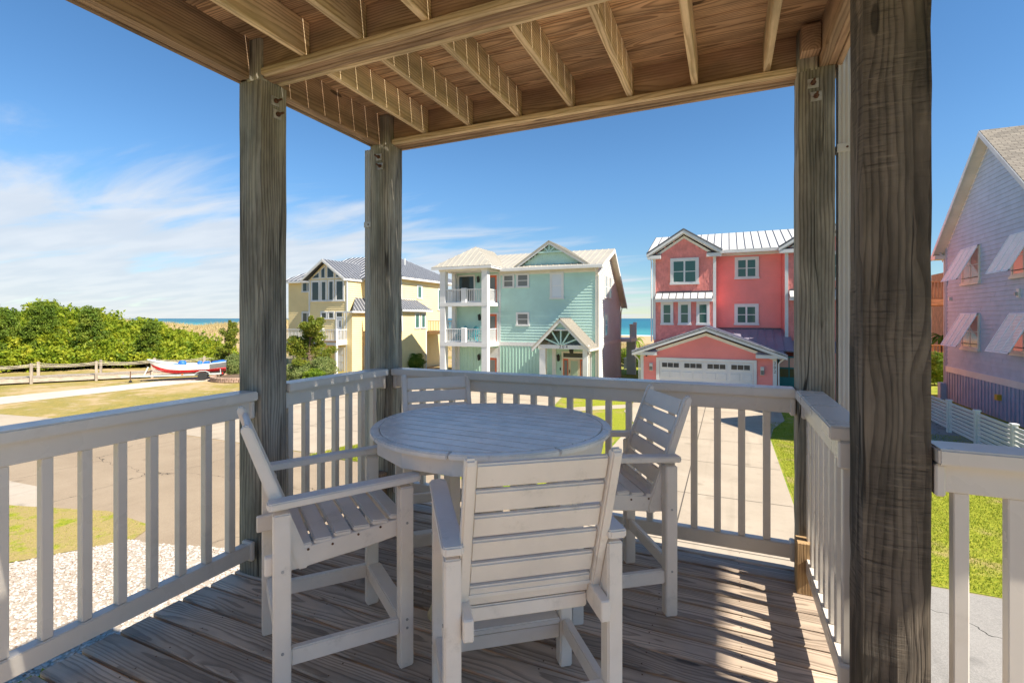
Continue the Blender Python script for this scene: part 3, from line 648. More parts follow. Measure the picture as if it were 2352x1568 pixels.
def downspout(x, y, z0, z1, label, straps, nx):
    t = thing('downspout', (x, y, G), label, 'downspout', 'white corrugated downspouts')
    prof = []; w, d = .082, .058; n = 4
    for i in range(n):                                   # corrugated front and back
        u = -w/2+w*i/n; prof += [(u+.002, -d/2+.0), (u+w/n*.3, -d/2-.0), (u+w/n*.45, -d/2+.007), (u+w/n*.75, -d/2+.007)]
    prof += [(w/2, -d/2), (w/2, d/2)]
    for i in range(n):
        u = w/2-w*i/n; prof += [(u-w/n*.3, d/2), (u-w/n*.45, d/2-.007), (u-w/n*.75, d/2-.007)]
    prof += [(-w/2, d/2)]
    MB().prism([(x+a, y+b, z0) for a, b in prof], (0, 0, z1-z0)).build('pipe', M['alu'], t)
    for zs in straps:
        s = obox('strap', x-w/2-.005, x+w/2+.005, y-d/2-.005, y+d/2+.003, zs-.022, zs+.022, M['alu'], t, .002)
        MB().tube([(x, y-d/2-.004, zs), (x, y-d/2-.009, zs)], .006, 8).build('screw', M['rust'], s)
downspout(.582, 3.135, G, 3.2, 'white corrugated downspout between the two right posts', [2.36], 1)
downspout(-2.632, 3.17, G, 2.80, 'thin white corrugated downspout left of the far corner post', [2.20, -.5], -1)

# ------------------------------------------------------------------ furniture
def make_chair():
    t = bpy.data.objects.new('counter_chair', None); COL.objects.link(t); pm = M['poly']; hx, hy = .262, .236
    def B(n, a, b, w, th, up=(0, 0, 1), bev=.005, par=None): return plank(n, a, b, w, th, pm, par or t, up=up, bev=bev, local=True, seg=2)
    for sx in (-1, 1):
        B('leg', (sx*hx, hy, 0), (sx*hx, hy, .748), .052, .058, (0, 1, 0)); B('leg', (sx*hx, -hy, 0), (sx*hx, -hy, .730), .052, .060, (0, 1, 0))
        # flat armrest, rounded at the front
        mb = MB(); y0, y1 = -hy-.05, hy+.065; pts = []
        for k in range(9): w = math.pi*k/8; pts.append((sx*hx+.034*math.cos(w), y1-.02+.02*math.sin(w)))
        pts += [(sx*hx-.034, y0+.01), (sx*hx-.026, y0), (sx*hx+.026, y0), (sx*hx+.034, y0+.01)]
        zf = lambda y: .762+.018*(y-y0)/(y1-y0)
        b = len(mb.v); n = len(pts)
        mb.v += [(px, py, zf(py)-.014) for px, py in pts]+[(px, py, zf(py)+.014) for px, py in pts]
        mb.f.append(tuple(reversed(range(n)))); mb.f.append(tuple(range(n, 2*n))); mb.f += [(i, (i+1) % n, n+(i+1) % n, n+i) for i in range(n)]
        mb.build('armrest', pm, t, .005, seg=2, local=True)
        # seat side rail, curving down to the back
        xs = sx*(hx-.044); up_, dn = [], []
        for k in range(11):
            u = k/10; y = hy+.02-u*(2*hy+.075); z = .607-.028*math.sin(u*math.pi*.62)-.05*max(0, u-.55); up_.append((xs-.016, y, z)); dn.append((xs-.016, y, z-.068-.01*math.sin(u*math.pi)))
        MB().prism(up_+dn[::-1], (.032, 0, 0)).build('seat_rail', pm, t, .004, local=True)
        # back stile
        bx = sx*.222; prof = [(.105, .475), (.075, .462), (.045, .468), (-.262, 1.035), (-.262, 1.052), (-.245, 1.062), (-.215, 1.055), (-.195, 1.03), (.118, .52)]
        prof = [(-hy+.022+(y-.075)*.62+.055, max(z, .49)) for y, z in prof]
        MB().prism([(bx-.017, y, z) for y, z in prof], (.034, 0, 0)).build('back_stile', pm, t, .006, seg=2, local=True)
        st = B('stretcher', (sx*hx, -hy+.03, .190), (sx*hx, hy-.03, .172), .032, .064)
        for (yy, zz) in ((hy, .60), (hy, .20), (hy, .165), (-hy, .52), (-hy, .22)):
            MB().tube([(sx*(hx+.0255), yy, zz), (sx*(hx+.0285), yy, zz)], .0055, 8).build('screw', M['steel'], t, local=True)
        for kk, (yy, zz) in enumerate(((-.14, .56), (-.05, .56), (.05, .575), (.14, .585))):
            MB().tube([(xs+sx*.0155, yy, zz), (xs+sx*.018, yy, zz)], .005, 8).build('screw', M['rust'], t, local=True)
    for k in range(6):                                     # seat slats across
        u = (k+.5)/6.2; y = hy+.015-u*(2*hy-.01); z = .617-.028*math.sin(u*math.pi*.62)-.05*max(0, u-.55)
        B('seat_slat', (-hx+.030, y, z), (hx-.030, y, z), .068, .019, (0, .12*math.cos(u*math.pi*.62), 1))
    # back slats between the stiles
    d = Vector((0, -.186, .53)).normalized(); nb_ = Vector((0, d.z, -d.y))
    p0 = Vector((0, -hy+.070, .540))
    for k in range(6):
        c = p0+d*(.032+.0905*k)
        B('back_slat', (-.206, c.y, c.z), (.206, c.y, c.z), .077 if k < 5 else .082, .021, nb_, .006)
    B('footrest', (-hx+.026, hy+.004, .196), (hx-.026, hy+.004, .196), .066, .024); B('stretcher', (-hx+.026, hy-.008, .153), (hx-.026, hy-.008, .153), .026, .062); B('stretcher', (-hx+.026, -hy, .235), (hx-.026, -hy, .235), .03, .062)
    B('seat_brace', (-hx+.06, hy-.005, .565), (hx-.06, hy-.005, .565), .026, .06); B('seat_brace', (-hx+.06, -hy+.08, .50), (hx-.06, -hy+.08, .50), .026, .05)
    return t
chair0 = make_chair(); TC = Vector((-1.13, 2.31))
chairs = [((-1.592, 1.670), (.58, .815), 'white slatted counter chair at left, seen from the side beside the timber post'),
          ((-.700, 1.640), (-.60, .80), 'white slatted counter chair in front, its back towards the camera'),
          ((-.60, 2.62), (-.85, -.53), 'white slatted counter chair right of the table, pushed under it'),
          ((-1.655, 2.705), (.67, -.74), 'white slatted counter chair behind the table in the far corner')]
for i, ((cx, cy), (fx, fy), lab) in enumerate(chairs):
    o = chair0 if i == 0 else copy_tree(chair0)
    o.location = (cx, cy, 0); o.rotation_euler = (0, 0, math.atan2(fy, fx)-math.pi/2); tag(o, lab, 'chair', 'chairs around the porch table')
def make_table():
    zt = .905; t = thing('round_table', (TC.x, TC.y, 0), 'round grey white slatted counter-height table on the porch', 'table', rz=R(-2.5))
    Rr, Ri = .612, .566; tm = M['table']
    def ring(n, r0, r1, z0, z1, a0, a1, mat, bev):
        m = 14; pts = [(r1*math.cos(a0+(a1-a0)*k/m), r1*math.sin(a0+(a1-a0)*k/m), z0) for k in range(m+1)]+[(r0*math.cos(a1+(a0-a1)*k/m), r0*math.sin(a1+(a0-a1)*k/m), z0) for k in range(m+1)]
        mb = MB(); N = len(pts); mb.v = pts+[(x, y, z1) for x, y, z in pts]
        for k in range(m): mb.f += [(k, k+1, N-2-k, N-1-k), (N+k, N+k+1, 2*N-2-k, 2*N-1-k)]
        mb.f += [(i, (i+1) % N, N+(i+1) % N, N+i) for i in range(N)]
        return mb.build(n, mat, t, bev, local=True, seg=2)
    for k in range(8): ring('rim', Ri+.003, Rr, zt-.026, zt-.002, k*math.pi/4+.006+.2, (k+1)*math.pi/4-.004+.2, tm, .005)
    ring('apron', Rr-.052, Rr-.026, zt-.10, zt-.027, 0, math.pi*2*.9999, M['poly'], .003)
    n = 13; w = 2*Ri/n
    for k in range(n):
        y0, y1 = -Ri+w*k+.0035, -Ri+w*(k+1)-.0035; pts = []
        f = lambda y: math.sqrt(max(Ri*Ri-y*y, .0009))
        ys = [y0+(y1-y0)*i/5 for i in range(6)]
        pts = [(f(y), y, zt-.026) for y in ys]+[(-f(y), y, zt-.026) for y in reversed(ys)]
        MB().prism(pts, (0, 0, .026)).build('slat', tm, t, .003, local=True)
    for a in (R(-118), R(-28), R(62), R(152)):
        c, s = math.cos(a), math.sin(a); d = Vector((c, s, 0))
        plank('leg', d*.235+Vector((0, 0, .06)), d*.235+Vector((0, 0, .875)), .062, .062, M['poly'], t, up=d, local=True, seg=2, bev=.005)
        px = Vector((-s, c, 0)); prof = [(.02, .06), (.02, .10), (.27, .10), (.335, .075), (.362, .03), (.36, .0), (.30, .0), (.27, .035), (.06, .04)]
        MB().prism([tuple(d*r-px*.02+Vector((0, 0, z))) for r, z in prof], px*.04).build('foot', M['cream_foot'], t, .005, local=True)
        plank('brace', d*.235+Vector((0, 0, .80)), d*.50+Vector((0, 0, .80)), .035, .05, M['poly'], t, local=True)
        plank('brace', d*.05+Vector((0, 0, .35)), d*.225+Vector((0, 0, .13)), .034, .05, M['poly'], t, local=True, up=px)
    plank('centre_post', (0, 0, .06), (0, 0, .86), .09, .09, M['poly'], t, up=(0, 1, 0), local=True)
make_table()
# ------------------------------------------------------------------ neighbouring houses
FX, FY = (1, 0, 0), (0, 1, 0)
def front(Y): return Face((0, Y, 0), FX, (0, -1, 0))
def side(X): return Face((X, 0, 0), FY, (1, 0, 0))
def lantern(F, U, z, parent, s=1.):
    mb = MB(); c = F.p(U, z, .185)
    l = F.part('wall_lantern', [(U-.05*s, U+.05*s, z-.02, z+.2*s)], 0, .05, M['dark_metal'], parent)
    mb.lathe([(.02*s, .34*s), (.10*s, .28*s), (.11*s, .26*s), (.09*s, .25*s), (.07*s, 0), (.03*s, -.05*s)], c, 8)
    mb.build('lamp_head', M['dark_metal'], l)
    MB().tube([F.p(U, z+.16*s, .04), F.p(U, z+.36*s, .10), F.p(U, z+.34*s, .185)], .014*s, 6).build('lamp_arm', M['dark_metal'], l)
def rake_pair(F, parent, L, Ap, Rr, w, mat, N0, N1, name='rake_board'):
    for a, b in ((L, Ap), (Ap, Rr)):
        mb = MB(); dx, dz = b[0]-a[0], b[1]-a[1]
        q = [(a[0], a[1]-w), (b[0], b[1]-w), (b[0], b[1]), (a[0], a[1])]
        mb.hexa([F.p(*k, N1) for k in q]+[F.p(*k, N0) for k in q]); mb.build(name, mat, parent)
def gpipe(parent, pts, mat, r=.04): return MB().tube(pts, r, 6).build('downpipe', mat, parent)

# ---- mint house, number 204
def mint_house():
    H = thing('mint_house', (-12.5, 34, G), 'mint green three-storey beach house with double balcony and gabled entry', 'house')
    YF, XS, YB = 30.8, -7.56, 37.85; F = front(YF); Sd = side(XS); mt = M['mint']; wt = M['white']; cr = M['cream']
    zr = lambda Y: (4.85+(Y-30.35)*.39) if Y < 33.9 else (6.23-(Y-33.9)*.87)
    MB().prism([(XS-.02, YF+.02, G), (XS-.02, YB, G), (XS-.02, YB, zr(YB)-.12), (XS-.02, 33.9, 6.1), (XS-.02, YF+.02, zr(YF)-.12)], (-17.83-XS+.04, 0, 0)).build('wall', mt, H)
    lap(F, H, mt, -.16, 4.72, -14.45, XS, .19); lap(F, H, mt, -.16, 4.72, -17.83, -14.45, .19)
    lap(Sd, H, M['mint_grey'], G+.25, 6.05, lambda z: YF if z < 4.85 else 30.35+(z-4.70)/.39, lambda z: YB if z < 2.55 else 38.2-(z-2.36)/.87, .165)
    # board and batten ground floor
    F.part('panel', [(-17.83, XS, G, -.42)], -.01, .012, M['mint2'], H)
    k = -14.4
    while k < -7.7:
        if not (-10.35 < k < -8.4): F.part('batten', [(k, k+.045, G, -.42)], .01, .035, M['mint2'], H)
        k += .235
    k = -17.7
    while k < -15.9: F.part('batten', [(k, k+.045, G, -.42)], .01, .035, M['mint2'], H); k += .235
    F.part('band_board', [(-14.5, XS+.03, -.42, -.16)], -.01, .04, wt, H); Sd.part('band_board', [(YF-.04, YB, -.36, -.13)], -.01, .035, wt, H)
    Sd.part('skirt_board', [(YF, YB, G+.02, G+.24)], -.01, .05, wt, H)
    F.part('frieze_board', [(-14.4, XS+.02, 4.42, 4.74)], -.01, .035, cr, H)
    Sd.part('corner_board', [(YF-.06, YF+.16, G, 4.8)], -.01, .03, cr, H); F.part('corner_board', [(XS-.14, XS+.03, G, 4.78)], -.01, .045, cr, H); F.part('corner_board', [(-14.52, -14.36, G, 4.7)], -.01, .03, wt, H)
    Sd.part('corner_board', [(YB-.15, YB+.02, G, 2.7)], -.01, .03, M['mint_grey'], H)
    # roof
    rc = M['roof_cream']; ov = -7.12
    roof(H, [(-18.3, 30.3, 4.86), (ov, 30.3, 4.86), (ov, 33.9, 6.26), (-18.3, 33.9, 6.26)], rc, rc, .41)
    roof(H, [(-18.3, 38.3, 2.43), (ov, 38.3, 2.43), (ov, 33.9, 6.26), (-18.3, 33.9, 6.26)], rc, rc, .41)
    fa = MB(); fa.box(-14.2, ov, 30.24, 30.30, 4.62, 4.84); fa.build('gutter', wt, H, .02)
    for (ya, za, yb_, zb_) in ((30.28, 4.80, 33.9, 6.20), (33.9, 6.20, 38.3, 2.38)):
        MB().hexa([(ov-.02, ya, za-.22), (ov+.03, ya, za-.22), (ov+.03, yb_, zb_-.22), (ov-.02, yb_, zb_-.22), (ov-.02, ya, za), (ov+.03, ya, za), (ov+.03, yb_, zb_), (ov-.02, yb_, zb_)]).build('rake_board', wt, H)
        MB().hexa([(XS, ya, za-.15), (ov, ya, za-.15), (ov, yb_, zb_-.15), (XS, yb_, zb_-.15), (XS, ya, za-.11), (ov, ya, za-.11), (ov, yb_, zb_-.11), (XS, yb_, zb_-.11)]).build('soffit', M['soffit'], H)
    # decorative front gable
    D = front(30.72); L, A, Rr = (-13.2, 4.90), (-10.72, 6.50), (-8.05, 4.90)
    MB().prism([D.p(-12.95, 4.85), D.p(-8.3, 4.85), D.p(-10.72, 6.32)], (0, 2.6, 0)).build('gable_wall', mt, H)
    tri_lo = lambda z: -13.05+(z-4.85)*1.58; tri_hi = lambda z: -8.25-(z-4.85)*1.66
    sh = MB()
    z = 4.92; r_ = 0
    while z < 5.80:
        u = tri_lo(z)+.15+(.06 if r_ % 2 else 0)
        while u < tri_hi(z)-.2:
            w = .15+random.uniform(-.03, .03); d = random.uniform(0, .03); D.box(sh, u, min(u+w, tri_hi(z)-.1), z-d, z+.16, 0, .018+random.uniform(0, .01)); u += w+.008
        z += .15; r_ += 1
    tag(sh.build('shingles', mt, H), kind='stuff')
    rake_pair(D, H, L, A, Rr, .20, wt, .22, .30)
    roof(H, [(-13.2, 30.38, 4.92), (-13.2, 33.6, 4.92), (-10.72, 34., 6.53), (-10.72, 30.38, 6.53)], rc, rc, .41); roof(H, [(-8.05, 30.38, 4.92), (-8.05, 33.6, 4.92), (-10.72, 34., 6.53), (-10.72, 30.38, 6.53)], rc, rc, .41)
    mb = MB(); D.bar(mb, (-11.75, 5.80), (-9.70, 5.80), .10, .2, .26); mb.build('gable_collar', mt, H)
    for dx in (-.38, 0, .38):
        mb = MB(); D.bar(mb, (-10.72+dx*.2, 5.86), (-10.72+dx, 6.28-abs(dx)*.4), .075, .2, .25); mb.build('gable_spoke', mt, H)
    # windows
    window(F, H, -14.21, -13.32, 3.53, 4.50, wt, M['pane_screen']); window(F, H, -13.18, -12.23, 3.53, 4.51, wt, M['pane_screen']); window(F, H, -10.76, -9.80, 2.72, 4.51, wt, M['white_blind'], trim=.13); window(F, H, -13.19, -12.22, .93, 1.87, wt, M['pane_screen'])
    window(Sd, H, 32.55, 33.45, 2.80, 4.39, wt, M['blind']); window(Sd, H, 33.75, 34.65, 2.80, 4.39, wt, M['blind']); window(Sd, H, 32.5, 33.45, .20, 1.81, wt, M['blind'])
    # double balcony
    PF = 29.2; xa, xb = -17.96, -14.73; p = wt
    for x in (xa, xb):
        obox('porch_column', x-.21, x+.21, PF-.2, PF+.2, G, 4.68, p, H)
    for x in (xa,): obox('porch_column', x-.14, x+.14, YF-.3, YF-.02, G, 4.68, p, H)
    for zb, zt in ((2.28, 2.52), (-.44, -.16)):
        mb = MB(); mb.box(xa-.22, xb+.23, PF-.22, YF-.002, zb, zt); fl_ = mb.build('balcony_floor', p, H)
        railing_run('balcony_rail', (xa+.22, PF, 0), (-16.53, PF, 0), zt, zt+.92, p, fl_ if False else H); railing_run('balcony_rail', (-16.15, PF, 0), (xb-.22, PF, 0), zt, zt+.92, p, H)
        railing_run('balcony_rail', (xb, PF+.22, 0), (xb, YF-.03, 0), zt, zt+.92, p, H); railing_run('balcony_rail', (xa, PF+.22, 0), (xa, YF-.32, 0), zt, zt+.92, p, H)
        obox('newel_post', -16.53, -16.15, PF-.16, PF+.16, zb-.03, zt+.98, p, H, .03)
    mb = MB(); mb.box(xa-.25, xb+.27, PF-.25, YF-.002, 4.66, 4.86); mb.build('porch_beam', cr, H)
    ez = 4.95; c = [(-18.7, 28.75, ez), (-14.1, 28.75, ez), (-14.1, 33., ez), (-18.7, 33., ez)]; a1 = (-16.4, 30.9, 6.52); a2 = (-16.4, 34., 6.52)
    roof(H, [c[0], c[1], a1], rc, rc, .43); roof(H, [c[1], (-14.1, 31.2, ez), a2, a1], rc, rc, .43); roof(H, [(-18.7, 31.2, ez), c[0], a1, a2], rc, rc, .43)
    MB().box(-18.7, -14.1, 28.74, 28.80, ez-.20, ez-.03).build('gutter', wt, H); MB().box(-14.16, -14.1, 28.8, 30.4, ez-.20, ez-.03).build('gutter', wt, H); MB().box(-18.7, -14.1, 28.78, 30.78, ez-.11, ez-.07).build('soffit', cr, H)
    # balcony doors with orange frames, picture window, lanterns, downpipes
    window(F, H, -17.75, -16.34, 2.55, 4.54, wt, M['pane'], hung=False, trim=.08)
    for z0, z1 in ((2.53, 4.44), (-.15, 1.75), (G+.02, -1.29)):
        d = F.part('door', [(-15.30, -14.66, z0, z1)], -.02, .03, M['orange'], H); F.part('door_glass', [(-15.18, -14.78, z0+.25, z1-.14)], .0, .036, M['pane_screen'], d); F.part('door_trim', [(-15.42, -15.31, z0, z1+.1), (-14.65, -14.56, z0, z1+.1), (-15.31, -14.65, z1+.002, z1+.1)], -.02, .045, wt, d)
    F.part('transom_board', [(-15.4, -14.5, -1.18, -.6)], -.01, .03, wt, H); F.part('wall_board', [(-17.83, -17.6, G, -.44)], .012, .05, wt, H)
    for u, z in ((-16.05, 4.02), (-15.95, 1.35), (-15.99, -1.45), (-10.14, -1.30)): lantern(F, u, z, H, 1.15)
    gpipe(H, [(XS-.05, 30.3, 4.62), (XS+.02, 30.6, 4.3), (XS+.07, 30.76, 4.15), (XS+.07, 30.76, G)], cr); gpipe(H, [(XS+.12, 38.2, 2.35), (XS+.06, 37.95, 1.9), (XS+.06, 37.9, G)], M['soffit'])
    gpipe(H, [(-17.6, 29.3, 4.7), (-17.7, 30.5, 4.4), (-17.72, 30.7, 4.2), (-17.72, 30.7, 2.6)], wt)
    # gabled entry with a sunburst
    E_ = front(28.8); zb0, zb1 = -.42, -.18
    for x0, x1 in ((-10.78, -10.39), (-8.0, -7.71)): obox('entry_column', x0, x1, 28.82, 29.16, G, zb0, wt, H)
    E_.part('entry_beam', [(-10.85, -7.66, zb0, zb1)], -.35, .02, wt, H)
    text('house_number', '2 0 4', E_.p(-9.2, -.295, .03), .27, M['num'], H, Matrix.Rotation(R(90), 4, 'X'))
    L, A, Rr = (-11.2, -.42), (-9.36, 1.42), (-7.52, -.42)
    rake_pair(E_, H, L, A, Rr, .22, wt, .12, .22)
    roof(H, [(-7.5, 28.55, -.40), (-7.5, 30.78, -.40), (-9.36, 30.78, 1.46), (-9.36, 28.55, 1.46)], rc, rc, .20, seam_w=.025); roof(H, [(-11.22, 28.55, -.40), (-11.22, 30.78, -.40), (-9.36, 30.78, 1.46), (-9.36, 28.55, 1.46)], rc, rc, .20, seam_w=.025)
    MB().prism([E_.p(-9.36-.52, .74, -.1), E_.p(-9.36+.52, .74, -.1), E_.p(-9.36, 1.24, -.1)], (0, -.08, 0)).build('gable_wall', mt, H)
    E_.part('gable_collar', [(-10.0, -8.72, .70, .78)], 0, .1, wt, H)
    for x1, z1 in ((-10.42, .22), (-9.98, .70), (-9.36, .72), (-8.74, .70), (-8.30, .22)):
        mb = MB(); E_.bar(mb, (-9.36+(x1+9.36)*.10, -.17), (x1, z1), .085, .0, .06); mb.build('gable_spoke', mt, H)
    F.part('entry_ceiling', [(-10.8, -7.7, -.40, -.36)], .0, 1.9, M['soffit'], H)
    MB().box(-7.55, -7.45, 28.5, 30.8, -.52, -.41).build('gutter', cr, H); gpipe(H, [(-7.52, 28.7, -.5), (-7.62, 28.95, -.75), (-7.66, 28.98, -.9), (-7.66, 28.98, G)], cr, .035)
    F.part('door_trim', [(-9.95, -9.85, G, -.70), (-8.48, -8.38, G, -.70), (-9.85, -8.48, -.80, -.70), (-9.85, -8.48, -1.17, -1.09)], 0, .05, cr, H); F.part('transom_window', [(-9.83, -8.5, -1.09, -.80)], 0, .02, M['pane'], H)
    d = F.part('front_door', [(-9.47, -8.72, G+.05, -1.17)], 0, .03, M['beige'], H); F.part('door_glass', [(-9.33, -8.86, G+.3, -1.30)], .02, .04, M['sage'], d); F.part('handle', [(-9.43, -9.39, G+.95, G+1.15)], .02, .08, M['dark_metal'], d)
    for x0, x1 in ((-9.84, -9.5), (-8.70, -8.5)):
        s_ = F.part('sidelight', [(x0, x1, G+.05, -1.18)], 0, .028, M['orange'], H); F.part('pane', [(x0+.07, x1-.06, G+.5, -1.28)], .02, .036, M['pane_screen'], s_)
    F.part('wall_board', [(-10.6, -10.33, G, -.44), (-8.25, -7.95, G, -.44)], .012, .05, wt, H); F.part('keypad', [(-10.07, -10.0, -1.95, -1.78)], .01, .04, M['dark_metal'], H)
    MB().lathe([(.03, .0), (.16, -.08), (.12, -.3), (.02, -.36)], (-9.0, 29.8, -.42), 8).build('ceiling_lamp', M['dark_metal'], H)
    # rear deck seen past the corner
    obox('rear_column', -7.45, -6.75, 39.9, 40.3, G, -.25, M['mint_grey'], H); MB().box(-12, -6.7, 37.9, 40.4, -.35, -.1).build('rear_deck', wt, H)
    railing_run('rear_rail', (-6.85, 38., 0), (-6.85, 40.3, 0), -.1, 1.0, M['mint_grey'], H, step=.2); obox('rear_newel', -6.98, -6.72, 40.1, 40.4, -.1, 1.15, wt, H, .03)
    railing_run('rear_stair_rail', (-7.8, 40.6, 0), (-7.5, 43.5, 0), G+.3, G+1.25, wt, H, step=.18)
    F.part('roof_vent', [(-12.93, -12.86, 5.2, 5.42)], -1.0, -.9, M['dark_metal'], H)
mint_house()
def adirondack(x, y, z, label):
    t = thing('adirondack_chair', (x, y, z), label, 'chair', 'turquoise balcony chairs'); m_ = M['chair_teal']
    for i in range(7):
        u = (i-3)*.075; h = 1.08-.09*abs(i-3)**1.5/2; plank('back_slat', (x+u, y+.28, z+.30), (x+u*1.15, y+.52, z+h), .066, .02, m_, t, up=(0, -1, 0))
    for i in range(5): plank('seat_slat', (x-.27, y-.25+i*.115, z+.38-.03*i), (x+.27, y-.25+i*.115, z+.38-.03*i), .10, .02, m_, t)
    for s in (-1, 1):
        plank('armrest', (x+s*.33, y-.35, z+.56), (x+s*.33, y+.35, z+.56), .12, .025, m_, t); plank('leg', (x+s*.30, y-.25, z), (x+s*.30, y-.25, z+.55), .03, .10, m_, t, up=(1, 0, 0)); plank('leg', (x+s*.29, y+.34, z), (x+s*.29, y-.3, z+.36), .03, .10, m_, t)
adirondack(-16.95, 29.95, -.16, 'turquoise slatted adirondack chair on the mint balcony, left one'); adirondack(-16.12, 29.95, -.16, 'turquoise slatted adirondack chair on the mint balcony, right one')

# ---- coral house, number 202
def coral_house():
    H = thing('coral_house', (0, 34, G), 'coral pink three-storey house with white garage door and metal roof', 'house')
    pk, sh_, wt = M['pink'], M['pink2'], M['white']
    GF = front(28.8)
    # garage
    MB().prism([(-4.47, 28.82, G), (2.26, 28.82, G), (2.26, 28.82, -.6), (-1.1, 28.82, .55), (-4.47, 28.82, -.6)], (0, 3.6, 0)).build('wall', pk, H)
    lo = lambda z: -4.42 if z < -.55 else -4.42+(z+.55)*3.05; hi = lambda z: 2.22 if z < -.55 else 2.22-(z+.55)*3.05
    lap(GF, H, pk, G, .52, lo, hi, .19)
    GF.part('corner_board', [(-4.58, -4.40, G, -.58), (2.15, 2.34, G, -.58)], -.02, .04, wt, H)
    gd = GF.part('garage_door', [(-3.52, 1.23, G+.01, -.91)], -.02, .035, wt, H)
    cw = 4.75/4
    for r in range(4):
        z0 = G+.03+r*.53
        for c in range(4):
            u0 = -3.52+cw*c
            if r == 3:
                for q in range(3):
                    a = u0+.14+q*.31; GF.part('pane', [(a, a+.275, z0+.15, z0+.40)], .03, .045, M['pane'], gd)
                GF.part('window_frame', [(u0+.09, u0+.14, z0+.11, z0+.44), (u0+1.045, u0+1.095, z0+.11, z0+.44), (u0+.14, u0+1.045, z0+.40, z0+.44), (u0+.14, u0+1.045, z0+.11, z0+.15)], .035, .06, wt, gd)
            else:
                for q in range(2): GF.part('door_panel', [(u0+.07+q*.55, u0+.55+q*.55, z0+.09, z0+.45)], .035, .055, wt, gd, .012)
        if r: GF.part('section_line', [(-3.52, 1.23, z0-.008, z0)], .03, .038, M['seam_pale'], gd)
    GF.part('door_trim', [(-3.70, -3.53, G, -.75), (1.24, 1.40, G, -.75), (-3.53, 1.24, -.90, -.75)], -.02, .075, wt, H)
    for u in (-3.98, 1.66):
        l = GF.part('garage_lamp', [(u-.09, u+.09, -1.52, -1.08)], .0, .06, M['alu'], H); GF.part('lamp_glass', [(u-.07, u+.07, -1.48, -1.26)], .06, .17, M['pane_screen'], l); GF.part('lamp_hood', [(u-.08, u+.08, -1.26, -1.12)], .06, .19, M['alu'], l)
    L, A, Rr = (-5.0, -.40), (-1.06, 1.0), (2.78, -.43)
    rake_pair(GF, H, L, A, Rr, .24, wt, .36, .44); rake_pair(GF, H, (-4.98, -.44), (-1.06, .96), (2.76, -.47), .05, M['seam_dark'], .44, .455, 'drip_edge')
    rp = M['roof_purple']; rake_pair(GF, H, (-4.55, -.58), (-1.08, .66), (2.3, -.60), .17, M['cream'], 0, .055, 'frieze_board')
    roof(H, [(2.8, 28.36, -.43), (2.8, 32.0, -.43), (-1.06, 32.0, 1.02), (-1.06, 28.36, 1.02)], rp, rp, .42); roof(H, [(-5.02, 28.36, -.40), (-5.02, 32.0, -.40), (-1.06, 32.0, 1.02), (-1.06, 28.36, 1.02)], rp, rp, .42)
    for u0, u1 in ((-4.95, -3.64), (1.35, 2.72)):
        GF.part('eave_return', [(u0, u1, -.62, -.44)], 0, .36, wt, H); MB().hexa([GF.p(u0, -.43, .4), GF.p(u1, -.43, .4), GF.p(u1, -.43, .0), GF.p(u0, -.43, 0), GF.p(u0+.1, -.42, .4), GF.p(u1-.1, -.42, .4), GF.p(u1-.1, -.25, .0), GF.p(u0+.1, -.25, 0)]).build('return_roof', rp, H)
    MB().prism([GF.p(-4.9, -.62, .30), GF.p(-1.06, .76, .30), GF.p(2.7, -.65, .30), GF.p(2.7, -.60, .30), GF.p(-1.06, .80, .30), GF.p(-4.9, -.57, .30)], (0, .3, 0)).build('soffit', wt, H)
    text('house_number', '2\n0\n2', GF.p(2.245, -1.10, .046), .215, M['num'], H, Matrix.Rotation(R(90), 4, 'X'))
    gpipe(H, [(2.72, 28.45, -.55), (2.5, 28.7, -.78), (2.42, 28.76, -.9), (2.42, 28.76, G)], wt); gpipe(H, [(-4.95, 28.45, -.55), (-4.75, 28.7, -.8), (-4.66, 28.8, -.95), (-4.66, 28.8, G)], wt)
    GF.part('camera', [(-4.28, -4.20, -.72, -.64)], .0, .1, M['dark_metal'], H)
    # main block and the two gabled bays
    YR = 33.; MB().prism([(-4.26, YR+.02, G), (-4.26, 42., G), (-4.26, 42., 5.4), (-4.26, 37., 7.1), (-4.26, YR+.02, 5.4)], (11.0, 0, 0)).build('wall', pk, H)
    RF = front(YR); lap(RF, H, pk, .75, 5.5, -.6, 2.9, .19)
    RF.part('frieze_board', [(-.55, 2.95, 5.28, 5.52)], 0, .04, wt, H); MB().box(-.3, 3.0, 32.45, 32.99, 5.44, 5.54).build('soffit', wt, H); MB().box(-.3, 3.0, 32.38, 32.45, 5.40, 5.60).build('gutter', wt, H)
    rw = M['roof_white']; sd = M['seam_dark']
    roof(H, [(-4.78, 32.4, 5.58), (7.2, 32.4, 5.58), (7.2, 37., 7.32), (-4.78, 37., 7.32)], rw, sd, .44, seam_w=.035); roof(H, [(-4.78, 42.5, 5.2), (7.2, 42.5, 5.2), (7.2, 37., 7.32), (-4.78, 37., 7.32)], rw, sd, .44)
